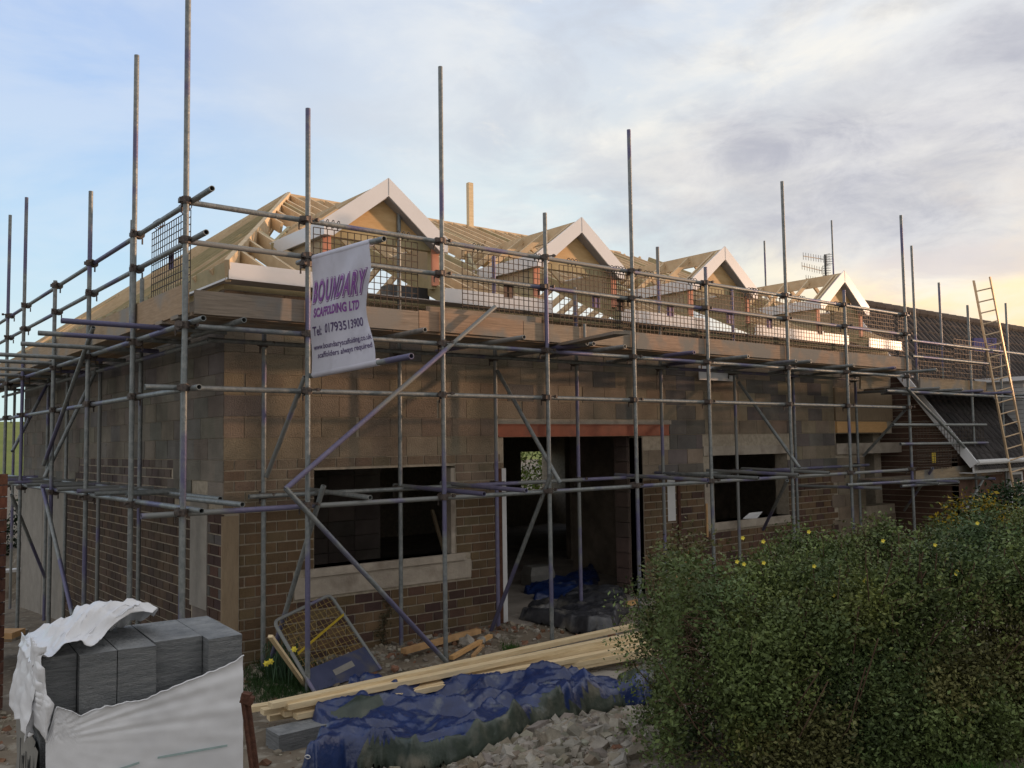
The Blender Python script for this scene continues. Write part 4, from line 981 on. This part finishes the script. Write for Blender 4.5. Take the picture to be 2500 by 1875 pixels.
# ------------------------------------------------------------------ tarpaulins
def tri(x): x=x%1.0; return abs(2*x-1)
def inpoly(p,poly):
    c=False; n_=len(poly)
    for i in range(n_):
        a,b_=poly[i],poly[(i+1)%n_]
        if (a[1]>p[1])!=(b_[1]>p[1]) and p[0]<(b_[0]-a[0])*(p[1]-a[1])/(b_[1]-a[1])+a[0]: c=not c
    return c
def crumple(name,label,pxpoly,zref,hmax,mt,seedv,mt2=None,side=None,step=.02,fr=1.25,cat='tarpaulin',group=None):
    poly=[PZ(zref,*p) for p in pxpoly]; P2=[(p.x,p.y) for p in poly]
    x0=min(p[0] for p in P2);x1_=max(p[0] for p in P2);y0=min(p[1] for p in P2);y1=max(p[1] for p in P2)
    def dist(p):
        m_=9
        for i in range(len(P2)):
            a=Vector(P2[i]);b_=Vector(P2[(i+1)%len(P2)]); d=b_-a; t=max(0,min(1,(Vector(p)-a).dot(d)/max(1e-9,d.dot(d)))); m_=min(m_,(a+d*t-Vector(p)).length)
        return m_
    rr=random.Random(int(seedv*7)); CR=[]
    for q_ in range(9):
        an=rr.uniform(0,3.14); f_=rr.choice([.7,1.1,1.6,2.3,3.4,5.]); CR.append((math.cos(an),math.sin(an),f_,.26/f_**.75,rr.uniform(0,9)))
    nx_=int((x1_-x0)/step)+1; ny_=int((y1-y0)/step)+1; idx={}; vs=[];fs=[]
    for j in range(ny_+1):
        for i in range(nx_+1):
            x=x0+i*step;y=y0+j*step
            ins=inpoly((x,y),P2)
            if not ins: continue
            d=dist((x,y)); e=sm(d/.09)
            wx=x+.25*mnoise.noise((x*1.7,y*1.7,seedv)); wy=y+.25*mnoise.noise((x*1.7,y*1.7,seedv+9))
            wx2=wx+.12*mnoise.noise((x*3.3,y*3.3,seedv)); wy2=wy+.12*mnoise.noise((x*3.3,y*3.3,seedv+4))
            m1=.5+.9*mnoise.noise((x*.8,y*.8,seedv+30)); m1=max(.15,min(1,m1))
            hc=.62*vr(wx2*.85,wy2*1.7,seedv)+.34*vr(wx2*2.3+wy2,wy2*2.8,seedv+2)*m1+.09*vr(wx2*6,wy2*7-wx2*2,seedv+5)*m1+.015*vr(x*15,y*15,seedv+7)
            z=gz(x,y)+.015+e*hmax*(1.05*hc-.12)
            idx[(i,j)]=len(vs); vs.append((x+.02*mnoise.noise((x*9,y*9,1)),y+.02*mnoise.noise((x*9,y*9,6)),z))
    mats=[]
    for (i,j),a in idx.items():
        if (i+1,j) in idx and (i+1,j+1) in idx and (i,j+1) in idx:
            fs.append((a,idx[(i+1,j)],idx[(i+1,j+1)],idx[(i,j+1)])); v=vs[a]; mats.append(1 if (side and side(v)) else 0)
    mb=MB(); mb.v=vs; mb.f=fs; mb.c=[None]*len(fs); o=mb.build(name,M[mt],smooth=True)
    if mt2:
        o.data.materials.append(M[mt2]); o.data.polygons.foreach_set('material_index',mats)
    tag(o,label,cat,group); md=o.modifiers.new('t','SOLIDIFY'); md.thickness=.004
    return o
pol=[(835,1690),(880,1668),(950,1672),(1000,1672),(1040,1650),(1100,1638),(1160,1645),(1200,1655),(1240,1668),(1285,1652),(1340,1650),(1420,1655),(1500,1652),(1570,1668),(1600,1690),(1585,1712),(1520,1716),(1440,1738),(1360,1768),(1300,1800),(1230,1835),(1100,1868),(1000,1862),(930,1840),(850,1850),(770,1890),(715,1875),(742,1852),(790,1806),(860,1795),(800,1785),(757,1768),(750,1752),(830,1735)]
RIM=[PZ(.16,*p) for p in ((1520,1716),(1440,1738),(1360,1768),(1300,1800),(1230,1835),(1100,1868),(1000,1862),(930,1840),(880,1846))]
def sidef(v):
    p=Vector((v[0],v[1])); m_=9
    for a,b_ in zip(RIM,RIM[1:]):
        a=a.xy; d=b_.xy-a; t=max(0,min(1,(p-a).dot(d)/d.dot(d))); m_=min(m_,(a+d*t-p).length)
    return m_<.09+.13*mnoise.noise((v[0]*2.2,v[1]*2.2,31)) or (v[0]<.30 and -3.2<v[1]<-2.9 and mnoise.noise((v[0]*2,v[1]*2,3))>-.1)
def sidef_old(v):
    q=mnoise.noise((v[0]*1.4,v[1]*1.4,31)); 
    s=(Vector((v[0],v[1]))-Vector((.9,-3.5))).dot(Vector((.15,-1)))
    return s+q*.5>.92 or (v[0]<.35 and -3.25<v[1]<-2.75 and q>-.1)
btp=crumple('blue_tarpaulin','crumpled blue tarpaulin with green underside lying in front of the timber stack',pol,.16,.44,'tarp',3.0,'tarpg',sidef)
crumple('green_tarpaulin','dark green tarpaulin fold between the flagstones and the hedge',[(1470,1665),(1500,1640),(1560,1622),(1620,1615),(1700,1640),(1700,1700),(1600,1690),(1540,1668)],.15,.22,'tarpg',8.)
crumple('black_membrane','crumpled black membrane sheet lying in the wide doorway',[(1262,1497),(1280,1478),(1350,1475),(1400,1450),(1460,1440),(1530,1445),(1540,1475),(1515,1500),(1505,1522),(1440,1532),(1400,1525),(1350,1515)],.12,.30,'blacksheet',5.)
crumple('blue_sheet','dusty blue plastic sheet on the floor inside the doorway',[(1270,1437),(1320,1420),(1400,1405),(1450,1385),(1470,1410),(1440,1440),(1370,1452),(1300,1455)],.10,.25,'tarp',15.)
for px,py in ((854,1716),(856,1781),(728,1862),(1010,1700)):
    p=PZ(.24,px,py); v_=min(btp.data.vertices,key=lambda v:(v.co-p).length).co; r_=.02; q=v_+Vector((0,-.012,.012)); e_=MB()
    e_.path([q+(RT0*math.cos(a)+Vector((-.3,-.3,.8))*math.sin(a))*r_ for a in np.linspace(0,6.28,11)],.005,5); e_.build('eyelet',M['white'],btp)
# flagstones
for k,(px,py,rx,ry_) in enumerate(((1400,1635,.55,.3),(1490,1612,.5,.3),(1455,1655,.45,.25))):
    p=PZ(.03,px,py); mb=MB(); z=gz(p.x,p.y)+.02
    vs=[(p.x+rx*math.cos(a)*random.uniform(.8,1.1),p.y+ry_*math.sin(a)*random.uniform(.8,1.1)) for a in np.linspace(0,5.6,7)]
    n_=len(vs); mb.add([(a,b_,z+.02) for a,b_ in vs]+[(a,b_,z-.06) for a,b_ in vs],[tuple(range(n_))]+[(i,n_+i,n_+(i+1)%n_,(i+1)%n_)[::-1] for i in range(n_)])
    tag(mb.build('flagstone',M['concg']),['broken flagstone left of its neighbours behind the blue tarpaulin','broken flagstone farthest back beside the timber stack','broken flagstone nearest the green tarpaulin'][k],'flagstone')
for k,(x,y,w,d_,h_,rz_,lb) in enumerate(((6.3,3.2,.45,.22,.22,.3,'single concrete block on the floor deep inside the doorway'),(5.2,4.6,.9,.5,.25,.1,'low pile of boards on the floor far inside the doorway'),(6.75,2.2,.5,.4,.35,-.2,'pale cement bag slumped beside the inner block pier'),(4.9,2.6,.4,.25,.12,.8,'flat dark offcut lying left inside the doorway'))):
    mb=MB(); c_,s_=math.cos(rz_),math.sin(rz_)
    for zz,k_ in ((.03,1),(.03+h_*.6,1.04),(.03+h_,.86)):
        for (i,j) in ((-1,-1),(1,-1),(1,1),(-1,1)):
            px_,py_=i*w/2*k_*random.uniform(.92,1.06),j*d_/2*k_*random.uniform(.92,1.06); mb.v.append((x+px_*c_-py_*s_,y+px_*s_+py_*c_,zz))
    for q in range(2):
        for e in range(4): mb.f.append((q*4+e,q*4+(e+1)%4,q*4+4+(e+1)%4,q*4+4+e))
    mb.f+= [(3,2,1,0),(8,9,10,11)]; mb.c=[None]*len(mb.f)
    tag(mb.build('site_clutter',M[['conc','rubwood','wrapd','post'][k]]),lb,['concrete block','board pile','cement bag','offcut'][k])
mb=MB(); q=[PY(.1,1812,1268),PY(.1,1830,1252),PY(.02,1862,1249),PY(-.02,1848,1266)]; mb.add([tuple(v) for v in q]+[(v.x,v.y+.01,v.z-.004) for v in q],[(0,1,2,3),(7,6,5,4),(0,4,5,1),(1,5,6,2),(2,6,7,3),(3,7,4,0)])
tag(mb.build('card_offcut',M['clad']),'pale card offcut lying on the sill of the right-hand window','card')
# ------------------------------------------------------------------ left edge
bpz=PD(12.,25,1110); 
def brickpier():
    t=MB(); base=PD(9.0,0,1480)
    xr=PD(9.0,-14,1300).x; y_=PD(9.0,-14,1300).y
    for k in range(22):
        z=gz(xr-.3,y_)-.2+k*.12
        if z>2.52: break
        for i in range(3):
            t.cur=jit(random.choice([(1,1,1),(.7,.6,.6),(1.2,1.1,1.1)]),.2); a=RT0*(-.24*(i+ (k%2)*.5)); o_=Vector((xr,y_,0))+a; q=o_-RT0*.225
            f2=Vector((math.cos(YAW),math.sin(YAW),0))*.22
            if i==0 and k%2: q=o_-RT0*.225; o_=Vector((xr,y_,0))
            t.add([(o_.x,o_.y,z),(q.x,q.y,z),(q.x+f2.x,q.y+f2.y,z),(o_.x+f2.x,o_.y+f2.y,z)]+[(o_.x,o_.y,z+.108),(q.x,q.y,z+.108),(q.x+f2.x,q.y+f2.y,z+.108),(o_.x+f2.x,o_.y+f2.y,z+.108)],[(0,1,2,3),(7,6,5,4),(0,4,5,1),(1,5,6,2),(2,6,7,3),(3,7,4,0)])
    tag(t.build('brick_pier',M['redbrick']),'old red brick pier cut by the left edge of the photo','brick pier')
brickpier()
mb=MB()
for k in range(7):
    p=PD(9.5+.3*k%3,10+random.uniform(-10,40),1520+k*6); mb.cur=jit((.9,.85,.8)); z=gz(-2.6,-1)
for k in range(5):
    s=MB(); p=PZ(.05+.09*k,18,1555-k*2); s.beam(p-RT0*.35,p+RT0*(.14+.05*(k%2)),.3,.07); tag(s.build('stacked_slab',M['concg'] if k%2 else M['rubwood']),['lowest slab of the small stack at the left edge','second slab up in the stack at the left edge','middle slab of the stack at the left edge','fourth slab up in the stack at the left edge','top slab of the stack at the left edge'][k],'slab','slabs stacked at the left edge')
gw=thing('garden_wall','low pale garden wall with coping beyond the side of the bungalow','wall',(-2.5,14,-1))
MB().box(-4.5,1.2,14.5,14.7,-1.2,-.35).build('wall_body',M['conc'],gw); MB().box(-4.6,1.25,14.45,14.75,-.35,-.28).build('coping',M['clad'],gw)
# ------------------------------------------------------------------ vegetation
def leaves(name,pts,nrm_,size,cols,parent,mt='leaf',asp=1.9,rng=None):
    n_=len(pts); rng=rng or np.random.default_rng(3)
    pts=np.array(pts); d=rng.normal(size=(n_,3)); d/=np.linalg.norm(d,axis=1)[:,None]; d[:,2]=np.abs(d[:,2])*.8
    d/=np.linalg.norm(d,axis=1)[:,None]; u=np.cross(d,rng.normal(size=(n_,3))); u/=np.linalg.norm(u,axis=1)[:,None]
    s=(size*rng.uniform(.5,1.6,size=n_))[:,None]
    a=pts; b_=pts+d*s*asp*.5+u*s*.5; c=pts+d*s*asp; e=pts+d*s*asp*.5-u*s*.5
    V=np.stack([a,b_,c,e],1).reshape(-1,3); me=bpy.data.meshes.new(name)
    me.vertices.add(4*n_); me.vertices.foreach_set('co',V.ravel()); me.loops.add(4*n_); me.loops.foreach_set('vertex_index',np.arange(4*n_)); me.polygons.add(n_); me.polygons.foreach_set('loop_start',np.arange(n_)*4); 
    try: me.polygons.foreach_set('loop_total',np.full(n_,4))
    except Exception: pass
    me.update(calc_edges=True); me.materials.append(M[mt])
    at=me.color_attributes.new('Col','FLOAT_COLOR','CORNER'); cc=np.ones((n_,4,4)); cc[:,:,:3]=np.array(cols)[:,None,:]; at.data.foreach_set('color',cc.ravel())
    o=bpy.data.objects.new(name,me); COL.objects.link(o)
    if parent: par(o,parent)
    return o
def fnz(p,s,o): return mnoise.noise((p[0]*s,p[1]*s,p[2]*s+o))
hg=thing('hedge','dense green flowering hedge with small yellow blooms filling the bottom right','hedge',tuple(PD(7,1900,1875)))
# hedge runs from front-left end to the right, beyond the frame; front face and top follow a lumpy outline
rng=np.random.default_rng(4)
HA=PD(5.75,1835,1700); HBv=PD(7.0,3000,1700); hd=Vector((HBv.x-HA.x,HBv.y-HA.y,0)); HL=hd.length; hd.normalize(); hn_=Vector((-hd.y,hd.x,0)); 
if hn_.dot(Vector((FW.x,FW.y,0)))<0: hn_=-hn_
HW=1.5
def htop(s): # height above datum along the hedge
    return 1.34+.52*sm((s+.05)/1.5)+.06*math.sin(s*1.9+.6)+.05*math.sin(s*4.7)
clumps=[]; 
for k in range(4000):
    s=rng.uniform(-.15,HL); w=rng.uniform(0,HW); zt_=htop(s)-.18*abs(w/HW-.5)*2
    zb=gz(HA.x+hd.x*s,HA.y+hd.y*s)-.25
    face=rng.random()
    if face<.60: f0=rng.random()**.85; z=zb+(zt_-zb)*f0; w=rng.uniform(-.10,.16)-.42*(1-f0)**1.5
    elif face<.87: z=zt_-abs(rng.normal(0,.09))
    elif face<.94: s=rng.uniform(-.25,.15); z=zb+(zt_-zb)*rng.random()
    else: z=zb+(zt_-zb)*rng.random()
    # bulge
    c=Vector((HA.x,HA.y,0))+hd*s+hn_*w; bul=.22*fnz((c.x,c.y,z),1.6,0)+.12*fnz((c.x,c.y,z),4,3)
    c=c-hn_*bul*(1 if face<.55 else 0); z+= bul*.9 if face>=.55 else 0
    if s<.0 and fnz((c.x,c.y,z),2.5,8)<-.1: continue
    if fnz((c.x,c.y,z),1.9,14)>.24 and rng.random()<.9: continue
    clumps.append((c.x,c.y,z,rng.uniform(.045,.15)))
pts=[];cols=[]
G1=np.array([.115,.155,.05]);G2=np.array([.055,.11,.06]);G3=np.array([.17,.19,.05]);G4=np.array([.15,.11,.05])
for (x,y,z,r) in clumps:
    n_=int(85*(r/.09)**2)
    q=rng.normal(size=(n_,3))*r*.62+np.array([x,y,z]); pts.append(q)
    v=mnoise.noise((x*1.1,y*1.1,z*1.4)); v2=mnoise.noise((x*3,y*3,z*3+5))*1.3
    base=G1*(1-max(0,v))+G2*max(0,v); base=base*(1-max(0,v2)*.9)+G3*max(0,v2)*.9
    if mnoise.noise((x*1.3,y*1.3,z*1.3+20))>.28: base=base*.5+G4*.5
    cols.append(base[None,:]*rng.uniform(.55,1.75)*rng.uniform(.82,1.2,size=(n_,1)))
pts=np.concatenate(pts); cols=np.clip(np.concatenate(cols),0,1)
leaves('foliage',pts,None,.0145,cols,hg,rng=rng)
stm=MB()
for k in range(520):
    s=rng.uniform(0,HL); w=rng.uniform(.05,HW); b0=Vector((HA.x,HA.y,0))+hd*s+hn_*w; zb=gz(b0.x,b0.y)-.05; b0.z=zb
    e=b0+hd*rng.normal(0,.3)+hn_*rng.normal(-.15,.3); e.z=zb+(htop(s)-zb)*rng.uniform(.7,1.06)
    mid=b0.lerp(e,.5)+Vector((rng.normal(0,.07),rng.normal(0,.07),0)); stm.path([b0,mid,e],.0045,4)
for k in range(60):   # long bare twigs reaching past the near end of the hedge
    b0=PD(5.9,1660+rng.uniform(-20,120),1690+rng.uniform(-200,180)); e=b0-RT0*rng.uniform(.08,.22)+Vector((0,0,rng.uniform(-.12,.16))); stm.path([b0,b0.lerp(e,.5)+Vector((0,0,.03)),e],.003,4)
stm.build('stems',M['bark'],hg)
fp=[(1863,1322),(1799,1371),(1816,1377),(2034,1453),(1987,1382),(2333,1401),(2109,1417),(2265,1427),(1974,1298),(2282,1330),(2155,1320),(2385,1277),(1864,1374),(1813,1313),(2335,1395),(2003,1530)]
for px,py in fp:
    d=5.95+ (px-1600)/1400*1.0; c=PD(d-.22,px,py); fl=MB(); r_=.0135
    for k in range(5):
        a=k*1.2566; u_=RT0*math.cos(a)+Vector((0,0,1))*math.sin(a); v_=RT0*math.cos(a+.6)+Vector((0,0,1))*math.sin(a+.6); w_2=RT0*math.cos(a-.6)+Vector((0,0,1))*math.sin(a-.6)
        f_=Vector((FW.x,FW.y,0)); fl.add([c,c+w_2*r_*.8-f_*.004,c+u_*r_*1.15-f_*.008,c+v_*r_*.8-f_*.004],[(0,1,2,3)])
    fl.build('flower',M['yellow'],hg)
sp=[];sc_=[]; sh_=MB()
for k in range(330):
    s=rng.uniform(-.1,HL); w=rng.uniform(-.15,HW*.9); c0=Vector((HA.x,HA.y,0))+hd*s+hn_*w; top_=htop(s)-.18*abs(w/HW-.5)*2; c0.z=top_-.08
    if rng.random()<.45: c0=Vector((HA.x,HA.y,0))+hd*s-hn_*.15; c0.z=gz(c0.x,c0.y)+(top_-gz(c0.x,c0.y))*rng.uniform(.25,1); dr_=(-hn_*.7+Vector((rng.normal(0,.4),rng.normal(0,.4),.5))).normalized()
    else: dr_=Vector((rng.normal(0,.35),rng.normal(0,.35),1)).normalized()
    ln=rng.uniform(.10,.26); e_=c0+dr_*ln; sh_.path([c0,e_],.003,4); n_=int(ln*150)
    tt=rng.uniform(.25,1.05,size=(n_,1)); q=np.array(c0)+np.array(dr_)*ln*tt+rng.normal(size=(n_,3))*.017; sp.append(q); sc_.append(np.tile((G1*.6+G3*.4)*rng.uniform(.9,1.6),(n_,1)))
leaves('shoot_leaves',np.concatenate(sp),None,.014,np.clip(np.concatenate(sc_),0,1),hg,rng=rng); sh_.build('shoots',M['bark'],hg)['kind']='stuff'
# sprays of leaves on the bare twigs at the near end
sp=[];sc_=[]
for k in range(260):
    px=1660-abs(rng.normal(0,36)); py=rng.uniform(1360,1860); 
    if py<1480: px=1665+rng.normal(0,45)
    c=PD(5.85+rng.uniform(-.2,.5),px,py); q=rng.normal(size=(16,3))*.035+np.array(c); sp.append(q); sc_.append(np.tile(G1*rng.uniform(.7,1.5),(16,1)))
leaves('spray',np.concatenate(sp),None,.016,np.clip(np.concatenate(sc_),0,1),hg,rng=rng)
# grass at the near right foot of the hedge, by the gate and the pier
def grass(name,label,area,n_,hh,colr,cat='grass'):
    mb=MB()
    for k in range(n_):
        x,y=area(); z=gz(x,y); a=random.uniform(0,6.28); hgt=hh*random.uniform(.5,1.2); dx=math.cos(a)*.004; dy=math.sin(a)*.004; lx=random.gauss(0,.3)*hgt; ly=random.gauss(0,.3)*hgt
        mb.cur=jit(colr,.3); mb.add([(x-dx,y-dy,z),(x+dx,y+dy,z),(x+lx,y+ly,z+hgt)],[(0,1,2)])
    tag(mb.build(name,M['leaf']),label,cat,kind='stuff')
def ga():
    p=PD(random.uniform(4.6,5.5),random.uniform(2290,2660),1880); return p.x,p.y
grass('grass','green grass at the foot of the hedge at bottom right','x' and ga,9000,.13,(.06,.15,.02))
def gb_():
    p=PZ(.05,random.gauss(690,50),random.gauss(1650,28)); return p.x,p.y
grass('grass_patch','dark grass and weeds under the leaning mesh panel',gb_,5000,.10,(.035,.08,.02))
def gc_():
    p=PZ(.05,random.gauss(1250,14),random.gauss(1574,5)); return p.x,p.y
grass('weed_tuft','small weed tuft on the soil between wall pier and timber stack',gc_,500,.06,(.05,.12,.02))
df_=thing('daffodil_clump','clump of dark strap leaves with yellow daffodils beside the leaning mesh panel','daffodils',tuple(PZ(.0,680,1655)))
mb=MB()
for k in range(150):
    p=PZ(.03,random.gauss(690,22),random.gauss(1652,12)); a=random.uniform(0,6.28); d_=Vector((math.cos(a),math.sin(a),0))*random.uniform(.05,.22); h_=random.uniform(.18,.38); m_=p+d_*.4+Vector((0,0,h_)); e=p+d_+Vector((0,0,h_*.8)); s_=Vector((-math.sin(a),math.cos(a),0))*.006
    mb.cur=jit((.045,.09,.045),.3); mb.add([p-s_,p+s_,m_+s_,m_-s_,e],[(0,1,2,3),(3,2,4)])
mb.build('leaves',M['leaf'],df_)
for px,py in ((661,1615),(718,1585),(650,1620)):
    c=PD(9.6,px,py); fl=MB()
    for k in range(6):
        a=k*1.047; u_=RT0*math.cos(a)+Vector((0,0,1))*math.sin(a); v_=RT0*math.cos(a+.5)+Vector((0,0,1))*math.sin(a+.5); w_2=RT0*math.cos(a-.5)+Vector((0,0,1))*math.sin(a-.5)
        fl.add([c,c+w_2*.025,c+u_*.038,c+v_*.025],[(0,1,2,3)])
    fl.tube(c,c-Vector((FW.x,FW.y,0))*.03,.012,8,False); fl.build('flower',M['yellow'],df_)
iv=[]; 
for k in range(46):
    t_=rng.random(); q=PY(-.03,940+12*math.sin(t_*7)+rng.normal(0,5),1455+t_*130); iv.append(rng.normal(size=(9,3))*.03*np.array([1,.3,1])+np.array(q))
ivp=thing('ivy','dead climbing ivy stem clinging to the brick wall below the window','climber',tuple(PY(-.03,945,1585)))
leaves('foliage',np.concatenate(iv),None,.016,np.tile(np.array([.10,.09,.05]),(46*9,1)),ivp,rng=rng)
MB().path([PY(-.02,950,1590),PY(-.02,938,1530),PY(-.02,948,1480),PY(-.02,936,1450)],.006,5).build('stem',M['bark'],ivp)
def bush(name,label,c,rx,ry_,rz_,n_,col,cat='shrub',size=.03,col2=None,frac=0):
    t=thing(name,label,cat,(c[0],c[1],0)); P_=[];Cc_=[]
    for k in range(n_):
        d=rng.normal(size=3); d/=np.linalg.norm(d); r=rng.uniform(.55,1)**.5; p=np.array([c[0]+d[0]*rx*r,c[1]+d[1]*ry_*r,c[2]+d[2]*rz_*r]); p+= .25*rx*mnoise.noise(tuple(p*2.))
        q=rng.normal(size=(14,3))*size*2.2+p; P_.append(q); cc=np.array(col)*rng.uniform(.6,1.4)
        if col2 is not None and rng.random()<frac: cc=np.array(col2)
        Cc_.append(np.tile(cc,(14,1)))
    leaves('foliage',np.concatenate(P_),None,size,np.clip(np.concatenate(Cc_),0,1),t,rng=rng)
    s=MB()
    for k in range(14): s.path([(c[0]+random.gauss(0,.1),c[1]+random.gauss(0,.1),0-.3),(c[0]+random.gauss(0,rx*.5),c[1]+random.gauss(0,ry_*.5),c[2]+rz_*.5)],.012,5)
    s.build('stems',M['bark'],t)
p=PD(14.5,2400,1235); bush('yellow_shrub','yellow-flowering shrub beyond the hedge on the right',(p.x,p.y,.95),1.3,.8,.55,420,(.10,.12,.03),col2=(.50,.36,.03),frac=.35,size=.035)
p=PD(16,2450,1195); bush('garden_shrub','dark leafy garden shrub under the neighbouring eaves',(p.x,p.y,1.05),.7,.6,.7,300,(.035,.07,.025),size=.035)
p=PX(1,40,1300)*0+Vector((-.2,15.5,0)); bush('dark_shrub','dark shrub beyond the scaffolding at the left edge',(-1.5,17.,.1),3.0,1.0,1.1,500,(.02,.04,.015),size=.06)
bush('bright_shrub','bright green tree seen through the rear window opening',(17.5,16.,2.),3.2,1.2,2.2,700,(.16,.22,.04),cat='tree',size=.08)  # brighter green foliage than the other shrubs
